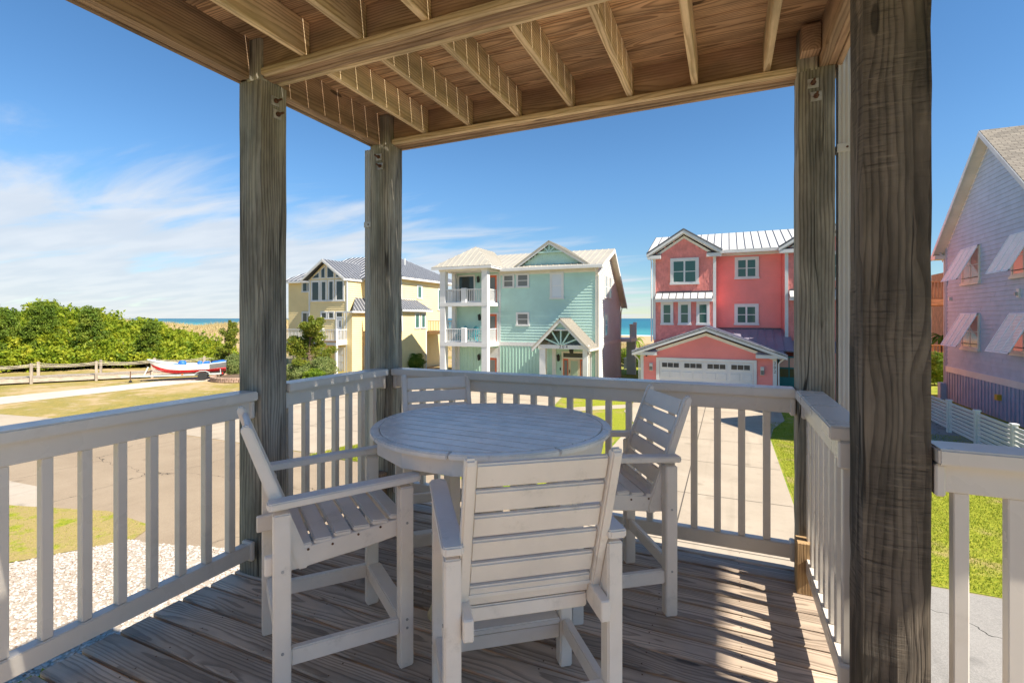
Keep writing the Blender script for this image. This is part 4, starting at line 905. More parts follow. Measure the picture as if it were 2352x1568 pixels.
    for bx in (-2.46, 4.86):
        B = front(32.); x0, x1 = bx-1.82, bx+1.76
        MB().prism([(x0+.02, 32.02, G), (x1-.02, 32.02, G), (x1-.02, 32.02, 5.3), (bx, 32.02, 6.5), (x0+.02, 32.02, 5.3)], (0, 2.5, 0)).build('wall', sh_, H)
        sh = MB(); z = .1; r_ = 0
        lo2 = lambda z: x0 if z < 5.25 else x0+(z-5.25)*1.5; hi2 = lambda z: x1 if z < 5.25 else x1-(z-5.25)*1.5
        while z < 6.4:
            u = lo2(z)+(.09 if r_ % 2 else 0)
            while u < hi2(z+.18)-.03:
                w = random.choice((.12, .16, .2, .24)); d = random.choice((0, 0, .035)); B.box(sh, u, min(u+w-.012, hi2(z)), z-d, z+.19, 0, .02+random.uniform(0, .012)); u += w
            z += .175; r_ += 1
        tag(sh.build('shingles', sh_, H), kind='stuff')
        B.part('corner_board', [(x0-.04, x0+.13, .1, 5.35), (x1-.10, x1+.07, .1, 5.35)], -.02, .05, wt, H)
        side(x1).part('side_wall', [(32.0, 33.0, .1, 5.3)], -.02, 0, pk, H); Face((x0, 0, 0), FY, (-1, 0, 0)).part('side_wall', [(32.0, 36.0, .1, 5.3)], -.02, 0.004, pk, H)
        rake_pair(B, H, (bx-1.9, 5.30), (bx, 6.54), (bx+1.85, 5.30), .17, M['cream'], 0, .06, 'frieze_board')
        rake_pair(B, H, (bx-2.2, 5.50), (bx, 6.88), (bx+2.18, 5.50), .22, wt, .30, .38); rake_pair(B, H, (bx-2.18, 5.53), (bx, 6.91), (bx+2.16, 5.53), .05, sd, .38, .395, 'drip_edge')
        MB().prism([B.p(bx-2.1, 5.28, .28), B.p(bx, 6.62, .28), B.p(bx+2.08, 5.28, .28), B.p(bx+2.08, 5.34, .28), B.p(bx, 6.68, .28), B.p(bx-2.1, 5.34, .28)], (0, .3, 0)).build('soffit', wt, H)
        for s in (-1, 1): roof(H, [(bx+s*2.2, 31.62, 5.52), (bx+s*2.2, 34.5, 5.52), (bx, 36., 6.92), (bx, 31.62, 6.92)], rw, sd, .44)
        for u0, u1 in ((bx-2.15, bx-1.35), (bx+1.30, bx+2.12)):
            B.part('eave_return', [(u0, u1, 5.16, 5.36)], 0, .32, wt, H); MB().hexa([B.p(u0, 5.36, .32), B.p(u1, 5.36, .32), B.p(u1, 5.36, 0), B.p(u0, 5.36, 0), B.p(u0+.08, 5.37, .32), B.p(u1-.08, 5.37, .32), B.p(u1-.08, 5.52, 0), B.p(u0+.08, 5.52, 0)]).build('return_roof', sd, H)
        window(front(31.955), H, bx-.80, bx+.86, 3.53, 5.16, wt, M['pane_green'], 2, trim=.15)
        # little metal awning over three small windows
        roof(H, [(bx-1.68, 31.42, 2.66), (bx+1.68, 31.42, 2.66), (bx+1.62, 32., 3.06), (bx-1.62, 32., 3.06)], rw, sd, .40, .05); B.part('awning_board', [(bx-1.64, bx+1.64, 2.46, 2.62)], .0, .52, wt, H); B.part('awning_flashing', [(bx-1.62, bx+1.62, 3.05, 3.12)], 0, .05, sd, H)
        for c0 in (-1.37, -.34, .72): window(front(31.955), H, bx+c0, bx+c0+.75, 1.04, 2.46, wt, M['pane_green'], 1, trim=.14)
    window(RF, H, .40, 1.72, 3.83, 5.17, wt, M['pane_green'], 2, trim=.14); window(RF, H, .38, 1.71, 1.04, 2.33, wt, M['pane_green'], 2, trim=.14)
    roof(H, [(-.9, 30.2, -.30), (3.3, 30.2, -.30), (3.3, 33., .82), (-.9, 33., .82)], rp, rp, .42); RF.part('flashing', [(-.55, 2.9, .80, .88)], 0, .06, sd, H); roof(H, [(3.1, 30.6, -.34), (7., 30.6, -.34), (7., 32., .185), (3.1, 32., .185)], rp, rp, .42)
    gpipe(H, [(-4.66, 31.7, 5.42), (-4.45, 31.9, 5.2), (-4.40, 31.93, 5.0), (-4.40, 31.93, .0)], wt)
    # teal side door with panes
    TD = front(30.6); d = TD.part('side_door', [(2.55, 3.75, G, -.62)], -.05, .0, M['teal'], H)
    for a in (2.62, 3.1): TD.part('pane', [(a, a+.42, -1.75, -1.30)], 0, .012, M['pane'], d); TD.part('pane', [(a, a+.42, -1.22, -.70)], 0, .012, M['pane_coral_reflection'], d)
    TD.part('porch_wall', [(3.8, 7., G, -.4)], -.1, 0, pk, H)
coral_house()

# ---- yellow house
def yellow_house():
    H = thing('yellow_house', (-31, 37, G), 'pale yellow house with dark metal hip roof and tall gable windows', 'house')
    yl, wt, rd = M['yellow'], M['white'], M['roof_dark']; sp = M['seam_pale']; k = .979
    yx = lambda X: X*k; yz = lambda z: 1.45+(z-1.45)*k
    B = front(32.3); x0, x1 = yx(-34.31), yx(-29.98); ez = yz(4.90); ap = (yx(-32.41)+.1, yz(6.45))
    MB().prism([(x0, 32.32, G), (x1, 32.32, G), (x1, 32.32, ez), (ap[0], 32.32, ap[1]-.05), (x0, 32.32, ez)], (0, 6., 0)).build('wall', yl, H)
    lap(B, H, yl, G+.1, ap[1]-.1, lambda z: x0 if z < ez else x0+(z-ez)*(ap[0]-x0)/(ap[1]-ez), lambda z: x1 if z < ez else x1-(z-ez)*(x1-ap[0])/(ap[1]-ez), .185)
    B.part('corner_board', [(x0-.04, x0+.1, G, ez), (x1-.08, x1+.05, G, ez)], -.02, .04, wt, H)
    Sx = side(x1); lap(Sx, H, yl, G, ez, 32.3, 38., .185)
    LF = front(34.3); obox('wall', -38.3, x0, 34.32, 44., G, 4.95, yl, H); lap(LF, H, yl, G, 4.95, -38.3, x0, .185)
    window(LF, H, yx(-38.18)+.8, yx(-36.77)+.8, yz(3.9), yz(4.97), wt, M['pane'], 2, False, .12); window(LF, H, yx(-38.18)+.8, yx(-36.75)+.8, yz(.7), yz(2.11), wt, M['pane'], 2, False, .12)
    for a, b in ((-34.08, -33.01), (-32.95, -32.19), (-32.10, -31.36), (-31.27, -30.24)): window(B, H, yx(a), yx(b), yz(2.92), yz(4.83), wt, M['pane'], 1, False, .14)
    # raked gable windows: frames with glass in four pieces
    zb, zt = yz(4.93), yz(6.20); cx_ = ap[0]; sl_ = (zt-zb)/(cx_-yx(-34.1))
    top = lambda X: zt-abs(X-cx_)*sl_
    for a, b in ((yx(-34.0), yx(-33.05)), (yx(-32.95), cx_-.06), (cx_+.06, yx(-31.36)), (yx(-31.27), yx(-30.45))):
        pts = [(a, zb), (b, zb), (b, max(top(b), zb+.03)), (a, max(top(a), zb+.03))]
        w = MB().prism([B.p(u, z, .05) for u, z in pts], (0, .07, 0)).build('gable_window', wt, H)
        ins = .11; a2, b2 = a+ins, b-ins; q = [(a2, zb+ins), (b2, zb+ins), (b2, max(top(b2)-ins*1.2, zb+ins+.02)), (a2, max(top(a2)-ins*1.2, zb+ins+.02))]
        MB().prism([B.p(u, z, .06) for u, z in q], (0, .05, 0)).build('pane', M['pane'], w)
    for a, b in ((-32.94, -32.17), (-32.10, -31.36)): window(B, H, yx(a), yx(b), yz(1.36), yz(2.08), wt, M['pane'], 1, False, .11)
    d = B.part('balcony_door', [(yx(-31.1), yx(-30.32), yz(-.3), yz(1.5))], 0, .03, wt, H); B.part('pane', [(yx(-30.78), yx(-30.64), yz(.7), yz(1.25))], .02, .04, M['pane'], d); B.part('transom_window', [(yx(-31.1), yx(-30.32), yz(1.6), yz(1.95))], 0, .03, M['pane'], d); B.part('door_trim', [(yx(-31.22), yx(-31.11), yz(-.3), yz(2.06)), (yx(-30.31), yx(-30.2), yz(-.3), yz(2.06)), (yx(-31.11), yx(-30.31), yz(1.5), yz(1.6)), (yx(-31.11), yx(-30.31), yz(1.95), yz(2.06))], 0, .05, wt, d)
    d = B.part('door', [(yx(-31.12), yx(-30.30), G+.03, yz(-1.15))], 0, .03, wt, H); B.part('door_trim', [(yx(-31.24), yx(-31.13), G, yz(-1.05)), (yx(-30.29), yx(-30.18), G, yz(-1.05)), (yx(-31.13), yx(-30.29), yz(-1.15), yz(-1.05))], 0, .05, wt, d); B.part('handle', [(yx(-31.05), yx(-31.0), G+.95, G+1.15)], .02, .07, M['dark_metal'], d)
    for r in range(3):
        for c in range(2): B.part('door_panel', [(yx(-31.12)+.1+c*.36, yx(-31.12)+.38+c*.36, G+.2+r*.62, G+.7+r*.62)], .03, .042, wt, d)
    # balcony on posts in front of the bay
    by = 31.0; zf0, zf1 = yz(-.80), yz(-.45)
    MB().box(-35.7, x1+.05, by, 32.28, zf0, zf1).build('balcony_floor', wt, H); MB().box(-35.7, x1+.06, by-.03, by, zf1-.1, zf1+.02).build('balcony_edge', M['tan_wood'], H)
    railing_run('balcony_rail', (-35.6, by+.06, 0), (yx(-31.7), by+.06, 0), zf1, yz(.52), wt, H, step=.16); railing_run('balcony_rail', (yx(-31.7)+.2, by+.06, 0), (x1-.1, by+.06, 0), zf1, yz(.52), wt, H, step=.16); railing_run('balcony_rail', (x1-.02, by+.1, 0), (x1-.02, 32.25, 0), zf1, yz(.52), wt, H, step=.16)
    for X in (-35.6, yx(-31.6)): obox('balcony_column', X-.12, X+.12, by+.0, by+.24, G, yz(.60), wt, H)
    obox('balcony_column', x1-.12, x1+.04, by+.02, by+.2, G, yz(.58), wt, H)
    # side wing with its own low roof
    MB().box(x1-.5, -28.8, 32.25, 40., G, yz(2.05)).build('wall', yl, H); W2 = side(-28.8); lap(W2, H, yl, G, yz(2.05), 32.25, 40., .185)
    roof(H, [(-28.45, 31.95, yz(2.08)), (-28.45, 40., yz(2.08)), (x1, 40., yz(3.3)), (x1, 33.3, yz(3.3))], rd, sp, .4)
    MB().box(-28.5, -28.42, 31.95, 40, yz(1.93), yz(2.07)).build('gutter', wt, H); MB().box(x1, -28.45, 31.92, 31.98, yz(1.93), yz(2.07)).build('gutter', wt, H)
    d = W2.part('side_door', [(33.9, 34.8, G, yz(-1.1))], 0, .03, wt, H); W2.part('door_trim', [(33.75, 33.89, G, yz(-.95)), (34.81, 34.95, G, yz(-.95)), (33.89, 34.81, yz(-1.1), yz(-.95))], 0, .05, wt, d)
    # right wing
    XW = -25.4; obox('wall', -30., XW-.02, 34.4, 41., G, 4.85, yl, H); R2 = side(XW); lap(R2, H, yl, .3, 4.85, 34.4, 41., .185); R2.part('corner_board', [(34.36, 34.5, .3, 4.85), (40.85, 41.02, .3, 4.85)], 0, .035, wt, H)
    obox('wall', -27., -24.62, 33.4, 37.0, G, 2.1, yl, H); R3 = side(-24.6); lap(R3, H, yl, G, 2.05, 33.4, 37.0, .17); lap(front(33.4), H, yl, G, 2.05, -28., -24.6, .17)
    R3.part('corner_board', [(36.9, 37.05, G, .4)], 0, .03, wt, H); R3.part('corner_board', [(33.36, 33.5, .4, 2.05)], 0, .03, wt, H)
    roof(H, [(-24.2, 33.0, 2.2), (-24.2, 37.4, 2.2), (XW, 36.6, 3.1), (XW, 33.0, 3.1)], rd, sp, .38); MB().box(-24.26, -24.18, 33., 37.4, 2.02, 2.18).build('gutter', wt, H)
    window(R3, H, 35.2, 35.95, .55, 1.95, wt, M['pane_green'], 1, False, .1); window(R3, H, 36.15, 36.85, .55, 1.95, wt, M['pane_green'], 1, False, .1)
    window(R2, H, 36.7, 37.5, 3.2, 4.45, wt, M['pane_green'], 1, False, .12); window(R2, H, 40.1, 40.8, 2.2, 4.3, wt, M['pane_green'], 1, False, .12)
    # roofs
    e0 = 4.95; xa, xb, ya, yb_ = -39.0, -24.9, 33.9, 44.; r0, r1 = (-35.0, 39., 7.55), (-29.6, 39., 7.55)
    roof(H, [(xa, ya, e0), (xb, ya, e0), r1, r0], rd, sp, .55, seam_w=.05); roof(H, [(xb, ya, e0), (xb, yb_, e0), r1], rd, sp, .42); roof(H, [(xb, yb_, e0), (xa, yb_, e0), r0, r1], rd, sp, .42); roof(H, [(xa, yb_, e0), (xa, ya, e0), r0], rd, sp, .42)
    MB().box(xb-.08, xb, ya, yb_, e0-.2, e0-.02).build('gutter', wt, H); MB().box(xa, x0, ya-.02, ya+.06, e0-.2, e0-.02).build('gutter', wt, H); MB().box(xa, xb-.1, ya+.02, yb_, e0-.12, e0-.08).build('soffit', wt, H)
    for s, X in ((-1, x0-.55), (1, x1+.15)): roof(H, [(X, 31.8, ez-.02), (X, 35.6, ez-.02), (ap[0], 36.8, ap[1]+.17), (ap[0], 31.8, ap[1]+.17)], rd, sp, .40)
    rake_pair(B, H, (x0-.55, ez-.04), (ap[0], ap[1]+.14), (x1+.15, ez-.04), .20, wt, .46, .54)
    MB().box(x1+.10, x1+.16, 31.8, 34.2, ez-.2, ez-.04).build('gutter', wt, H)
    obox('roof_vent', -27.0, -26.9, 37., 37.1, 6.3, 6.9, wt, H)
    # tan timber deck behind
    MB().box(-25.3, -21.6, 37.2, 40.2, .05, .3).build('rear_deck', M['tan_wood'], H); railing_run('deck_rail', (-24.55, 37.25, 0), (-21.7, 37.25, 0), .3, 1.25, M['tan_wood'], H, step=.16)
    for X in (-23., -21.7): obox('deck_post', X-.1, X+.1, 37.2, 37.4, G, 1.4, M['tan_wood'], H)
    for X in (-20.2, -19.6): obox('deck_post', X-.12, X+.12, 41., 41.24, G, .3, M['tan_wood'], H)
yellow_house()

# ---- grey-blue house with tilted louvre shutters, every siding board an object
def grey_house():
    H = thing('grey_house', (16, 29.7, G), 'tall grey blue gabled house with white louvred awning shutters at far right', 'house')
    X0 = 11.2; F = Face((X0, 0, 0), (0, -1, 0), (-1, 0, 0)); y0, y1, ez, az = 24.35, 34.83, 5.37, 10.0; ym = (y0+y1)/2; gm = M['greyblue']
    sl_ = (az-ez)/(y1-ym)
    MB().prism([(X0+.02, y0, G), (X0+.02, y1, G), (X0+.02, y1, ez), (X0+.02, ym, az), (X0+.02, y0, ez)], (11, 0, 0)).build('wall', gm, H)
    lap(F, H, gm, -1.20, az-.05, lambda z: -y1 if z < ez else -y1+(z-ez)/sl_, lambda z: -y0 if z < ez else -y0-(z-ez)/sl_, .215, 'siding_board', True, .036, .34)
    F.part('panel', [(-y1, -y0, G, -1.5)], 0, .012, M['greyblue2'], H); k = -y1+.1
    while k < -y0: F.part('batten', [(k, k+.05, G, -1.5)], .01, .04, M['greyblue2'], H); k += .335
    F.part('band_board', [(-y1-.03, -y0+.03, -1.5, -1.2)], 0, .045, M['white'], H)
    F.part('corner_board', [(-y1-.05, -y1+.10, G, ez)], -.02, .04, gm, H)
    gpipe(H, [(X0-.3, y1+.35, ez-.15), (X0-.1, y1+.12, ez-.5), (X0-.06, y1+.1, ez-.7), (X0-.06, y1+.1, G)], M['alu'], .06)
    MB().box(X0-.3, X0+.1, y1-.05, y1+.35, G, G+.9).build('corner_plinth', gm, H)
    # shingle roof with a wide soffit at the gable
    x = nodes('shingle_roof'); br = x.n('ShaderNodeTexBrick'); br.inputs['Scale'].default_value = 1.; br.inputs['Brick Width'].default_value = .34; br.inputs['Row Height'].default_value = .14; br.inputs['Mortar Size'].default_value = .012
    br.inputs['Color1'].default_value = (.30, .26, .21, 1); br.inputs['Color2'].default_value = (.19, .165, .135, 1); br.inputs['Mortar'].default_value = (.10, .08, .06, 1)
    mp = x.n('ShaderNodeMapping'); x.L.new(x.pos, mp.inputs[0]); mp.inputs['Rotation'].default_value = (math.atan(.83)*0, 0, 0); mp.inputs['Scale'].default_value = (1, 1.3, 0); x.L.new(mp.outputs[0], br.inputs['Vector']); x.col(br.outputs['Color']); x.rough(.95)
    M['shingle'] = x.m; ov = .5; e = .6; zt = az+.16
    for s in (-1, 1):
        yo = ym+s*(y1-ym+e); zo = ez-.0-e*sl_+.16
        roof(H, [(X0-ov, yo, zo), (X0+11.5, yo, zo), (X0+11.5, ym, zt), (X0-ov, ym, zt)], M['shingle'], None, thick=.1)
        MB().hexa([(X0-ov-.03, yo, zo-.28), (X0-ov+.01, yo, zo-.28), (X0-ov+.01, ym, zt-.28), (X0-ov-.03, ym, zt-.28), (X0-ov-.03, yo, zo-.02), (X0-ov+.01, yo, zo-.02), (X0-ov+.01, ym, zt-.02), (X0-ov-.03, ym, zt-.02)]).build('rake_board', M['white'], H)
        n = 46
        for i in range(n):                              # soffit boards across the overhang
            a, b = i/n, (i+.93)/n; ya, yb2 = yo+(ym-yo)*a, yo+(ym-yo)*b; za, zb2 = zo+(zt-zo)*a-.17, zo+(zt-zo)*b-.17
            MB().hexa([(X0-ov+.012, ya, za-.02), (X0-.0, ya, za-.02), (X0-.0, yb2, zb2-.02), (X0-ov+.012, yb2, zb2-.02), (X0-ov+.012, ya, za), (X0, ya, za), (X0, yb2, zb2), (X0-ov+.012, yb2, zb2)]).build('soffit_board', M['cream'], H)
        MB().hexa([(X0-.03, yo, zo-.36), (X0+.01, yo, zo-.36), (X0+.01, ym, zt-.36), (X0-.03, ym, zt-.36), (X0-.03, yo, zo-.2), (X0+.01, yo, zo-.2), (X0+.01, ym, zt-.2), (X0-.03, ym, zt-.2)]).build('frieze_board', M['white'], H)
        MB().box(X0-ov, X0+11.4, min(yo, yo+s*.1), max(yo, yo+s*.1), zo-.2, zo-.04).build('gutter', M['alu'], H)
    MB().box(X0-ov-.02, X0+.0, y1+.02, y1+e+.05, ez-.62, ez-.40).build('eave_box', M['cream'], H)
    # windows under tilted shutters
    for yr, z0, z1 in ((30.80, 3.20, 5.02), (30.85, -.10, 1.71), (25.95, 3.20, 5.02), (25.98, -.05, 1.68)):
        u0, u1 = -yr-1.95, -yr; w = window(F, H, u0, u1, z0, z1, M['cream'], M['pane_coral_reflection'], 2, True, .11)
        s_ = F.part('sill', [(u0-.05, u1+.05, z0-.07, z0+.03)], 0, .13, M['cream'], w)
        bar = MB().tube([F.p(u0+.1, z0+.28, .10), F.p(u1-.1, z0+.28, .10)], .016, 6).build('shutter_bar', M['dark_metal'], w)
        top = (z1+.0, .10); bot = (z1-1.66, .92)         # hinge and outer edge as (z, out)
        d = Vector((0, 0, 0)); N = lambda t: top[1]+(bot[1]-top[1])*t; Z_ = lambda t: top[0]+(bot[0]-top[0])*t
        fr = MB()
        def bar_(ua, ub, ta, tb, th=.02):
            fr.hexa([F.p(ua, Z_(ta), N(ta)+th), F.p(ub, Z_(ta), N(ta)+th), F.p(ub, Z_(tb), N(tb)+th), F.p(ua, Z_(tb), N(tb)+th), F.p(ua, Z_(ta), N(ta)-th), F.p(ub, Z_(ta), N(ta)-th), F.p(ub, Z_(tb), N(tb)-th), F.p(ua, Z_(tb), N(tb)-th)])
        wd = u1-u0
        for f0 in (0., .3233, .6466, .97): bar_(u0+wd*f0, u0+wd*(f0+.03), 0, 1)
        bar_(u0, u1, 0, .035); bar_(u0, u1, .965, 1.)
        sh = fr.build('shutter', M['shutter'], w)
        n = 26
        for i in range(n):
            t0 = .04+.92*i/n; t1 = t0+.92/n*.80; za, na, zb2, nb2 = Z_(t0), N(t0), Z_(t1), N(t1)
            MB().hexa([F.p(u0+.04, za, na+.012), F.p(u1-.04, za, na+.012), F.p(u1-.04, zb2, nb2-.004), F.p(u0+.04, zb2, nb2-.004), F.p(u0+.04, za, na+.004), F.p(u1-.04, za, na+.004), F.p(u1-.04, zb2, nb2-.012), F.p(u0+.04, zb2, nb2-.012)]).build('louvre', M['shutter'], sh)
    l = F.part('wall_lamp', [(-27.45, -27.25, 2.32, 2.70)], 0, .07, M['white'], H); F.part('lamp_head', [(-27.42, -27.3, 2.40, 2.55)], .07, .16, M['steel'], l)
    F.part('dryer_vent', [(-34.22, -34.05, 2.42, 2.60)], 0, .14, M['alu'], H); F.part('gas_meter', [(-28.95, -28.7, -2.2, -1.95)], .04, .2, M['yellow_box'], H)
grey_house()
def grey_wing():
    H = thing('grey_wing', (16, 22, G), 'nearer gabled wing of the grey blue house, out of view on the right', 'house')
    MB().prism([(11.2, 19.8, G), (11.2, 24.3, G), (11.2, 24.3, 6.2), (11.2, 22.05, 7.9), (11.2, 19.8, 6.2)], (10, 0, 0)).build('wall', M['greyblue'], H)
    for yo in (19.35, 24.34): roof(H, [(10.72, yo, 5.95), (21.5, yo, 5.95), (21.5, 22.05, 8.05), (10.72, 22.05, 8.05)], M['shingle'], None, thick=.1)
    window(Face((11.2, 0, 0), (0, -1, 0), (-1, 0, 0)), H, -23., -21.1, 3.2, 5., M['cream'], M['pane'], 2)
grey_wing()

# ---- coral timber decks of a house beyond, seen past the grey house
def deck_house():
    H = thing('deck_house', (20, 49, G), 'coral red timber house decks glimpsed beyond the grey house', 'house')
    cw = M['coral_wood']; obox('wall', 17.5, 26., 51., 58., G, 5.5, cw, H)
    for z in (2.9, -1.9):
        MB().box(13., 22., 47., 51., z-.45, z).build('deck_floor', cw, H); railing_run('deck_rail', (13., 47.05, 0), (22., 47.05, 0), z, z+1.35, cw, H, step=.2, bw=.09, top=.2); railing_run('deck_rail', (13.05, 47., 0), (13.05, 51., 0), z, z+1.35, cw, H, step=.2, bw=.09, top=.2)
    for X in (13.2, 17.5, 21.8): obox('deck_post', X-.12, X+.12, 47.1, 47.35, G, 2.9, cw, H)
deck_house()
# ------------------------------------------------------------------ fences, boardwalk, boat
def slat_fence():
    t = thing('slat_fence', (8, 21, G), 'white horizontal slat fence in front of the grey house', 'fence')
    ys = [29.55, 27.1, 24.66, 22.30, 19.86, 17.4, 15.]
    for y in ys:
        p = obox('post', 7.93, 8.07, y-.07, y+.07, G, G+1.25, M['white'], t, .004); obox('post_cap', 7.905, 8.095, y-.095, y+.095, G+1.25, G+1.30, M['white'], p, .01)
    for a, b in zip(ys[:-1], ys[1:]):
        for i in range(8): obox('slat', 7.985, 8.02, b+.072, a-.072, G+.14+i*.138, G+.14+i*.138+.098, M['white'], t, .003)
slat_fence()
sheet('side_walk', [(6.9, 22.6), (8.6, 21.0), (10.9, 21.), (10.9, 33), (6.9, 33)], .011, M['asphalt_grey'])

bd = Vector((.587, .81, 0)).normalized(); bp = Vector((-bd.y, bd.x, 0)); B0 = Vector((-43.7, 17.6, G))
def boardwalk():
    t = thing('boardwalk', tuple(B0), 'low weathered boardwalk with posts and rope rails along the thicket', 'boardwalk')
    def at(s, o, z): return B0+bd*s+bp*o+Vector((0, 0, z))
    for o in (0., 1.35): plank('skirt_board', at(-16, o, .26), at(17.5, o, .26), .05, .30, M['walk'], t)
    mb = MB(); s = -16.
    while s < 17.4:
        a, b, c, d = at(s, -.05, .415), at(s+.135, -.05, .415), at(s+.135, 1.4, .415), at(s, 1.4, .415); up = Vector((0, 0, .04)); mb.hexa([a, b, c, d, a+up, b+up, c+up, d+up]); s += .143
    tag(mb.build('walk_boards', M['walk'], t), kind='stuff')
    ps = [-13.4, -10., -6.7, -3.35, 0., 3.45, 6.7, 10., 13.3, 16.6]
    for o in (-.06, 1.42):
        for s in ps: plank('post', at(s, o, 0), at(s, o, 1.42), .15, .15, M['walk'], t, up=bd, bev=.01)
        for s0, s1 in zip(ps[:-1], ps[1:]):
            for z, sag in ((1.32, .16), (1.18, .10)):
                MB().tube([at(s0+(s1-s0)*k/10, o, z-sag*4*(k/10)*(1-k/10)) for k in range(11)], .015, 6).build('rope', M['rope'], t)
boardwalk()

BT = Vector((-35.55, 24.15, G)); brz = math.atan2(-.78, -.63)
def boat():
    t = thing('boat', tuple(BT), 'white and red open boat with blue covers on a trailer', 'boat', rz=brz)
    st = []
    for i in range(15):
        u = i/14; x = -1.45+4.85*u
        w = .80*(1-max(0, (u-.35)/.65)**2.4)*(.92+.08*min(1, u/.3))+.012; zs = 1.30-.55*u+.88*u*u*.98; zs = 1.12+.16*(1-u/.45)**2*(u < .45)+.46*max(0, (u-.45)/.55)**1.8
        zk = .50+.10*max(0, .25-u)*2+.55*max(0, (u-.62)/.38)**2.2
        xr = .30*max(0, (u-.7)/.3)**1.5
        st.append((x, w, zk, zs, xr))
    fr = [(0., 0.), (.42, .05), (.70, .17), (.80, .28), (.815, .28), (.87, .46), (.885, .46), (.93, .65), (.945, .65), (.975, .84), (.99, .84), (1.0, 1.0)]
    def pt(i, k, s):
        x, w, zk, zs, xr = st[i]; f, g = fr[k]; return (x-xr*(1-g), s*w*f, zk+(zs-zk)*g)
    def skin(name, k0, k1, i0, i1, mat):
        mb = MB()
        for s in (-1, 1):
            for i in range(i0, i1):
                for k in range(k0, k1): mb.poly([pt(i, k, s), pt(i+1, k, s), pt(i+1, k+1, s), pt(i, k+1, s)])
        return mb.build(name, mat, t, local=True)
    skin('hull_bottom', 0, 5, 0, 14, M['boat_red']); skin('hull_side', 5, 11, 3, 14, M['boat_white']); skin('stern_side', 5, 11, 0, 3, M['boat_grey'])
    mb = MB(); mb.poly([pt(0, k, 1) for k in range(12)]+[pt(0, k, -1) for k in reversed(range(12))]); mb.build('transom', M['boat_grey'], t, local=True)
    for s in (-1, 1): MB().tube([Vector(pt(i, 11, s))+Vector((0, 0, .01)) for i in range(15)], .035, 6).build('gunwale', M['boat_trim'], t, local=True)
    mb = MB()
    for i in range(14): mb.poly([(st[i][0], -st[i][1]*.93, .80), (st[i][0], st[i][1]*.93, .80), (st[i+1][0]-.02, st[i+1][1]*.93, .80), (st[i+1][0]-.02, -st[i+1][1]*.93, .80)])
    mb.build('floor', M['boat_white'], t, local=True)
    mb = MB(); mb.poly([(st[i][0], -st[i][1]*.97, st[i][3]-.02) for i in range(10, 15)]+[(st[i][0], st[i][1]*.97, st[i][3]-.02) for i in reversed(range(10, 15))]); mb.build('foredeck', M['boat_trim'], t, local=True)
    for x, w, h in ((1.35, .26, .30), (.25, .17, .22), (1.75, .34, .10)):
        MB().lathe([(w*.7, -.25), (w, -.1), (w, h*.5), (w*.75, h*.9), (w*.3, h)], (x, -.15, 1.12), 12).build('seat_cover', M['boat_blue'], t, smooth=True, local=True)
    MB().box(-.35, .0, -.55, .55, .8, 1.30).build('console', M['boat_blue'], t, .04, local=True); MB().box(-.95, -.45, -.42, .1, .9, 1.36).build('engine_box', M['dark_metal'], t, .05, local=True)
    mb = MB(); mb.v = [(-1.45, -.70, 1.26), (-1.45, .70, 1.26), (-.4, .76, 1.16), (-.4, -.76, 1.16), (-1.2, -.3, 1.38), (-1.2, .3, 1.38), (-.6, .3, 1.30), (-.6, -.3, 1.30)]; mb.f = [(0, 1, 5, 4), (1, 2, 6, 5), (2, 3, 7, 6), (3, 0, 4, 7), (4, 5, 6, 7)]; mb.build('stern_cover', M['boat_blue'], t, local=True)
boat()
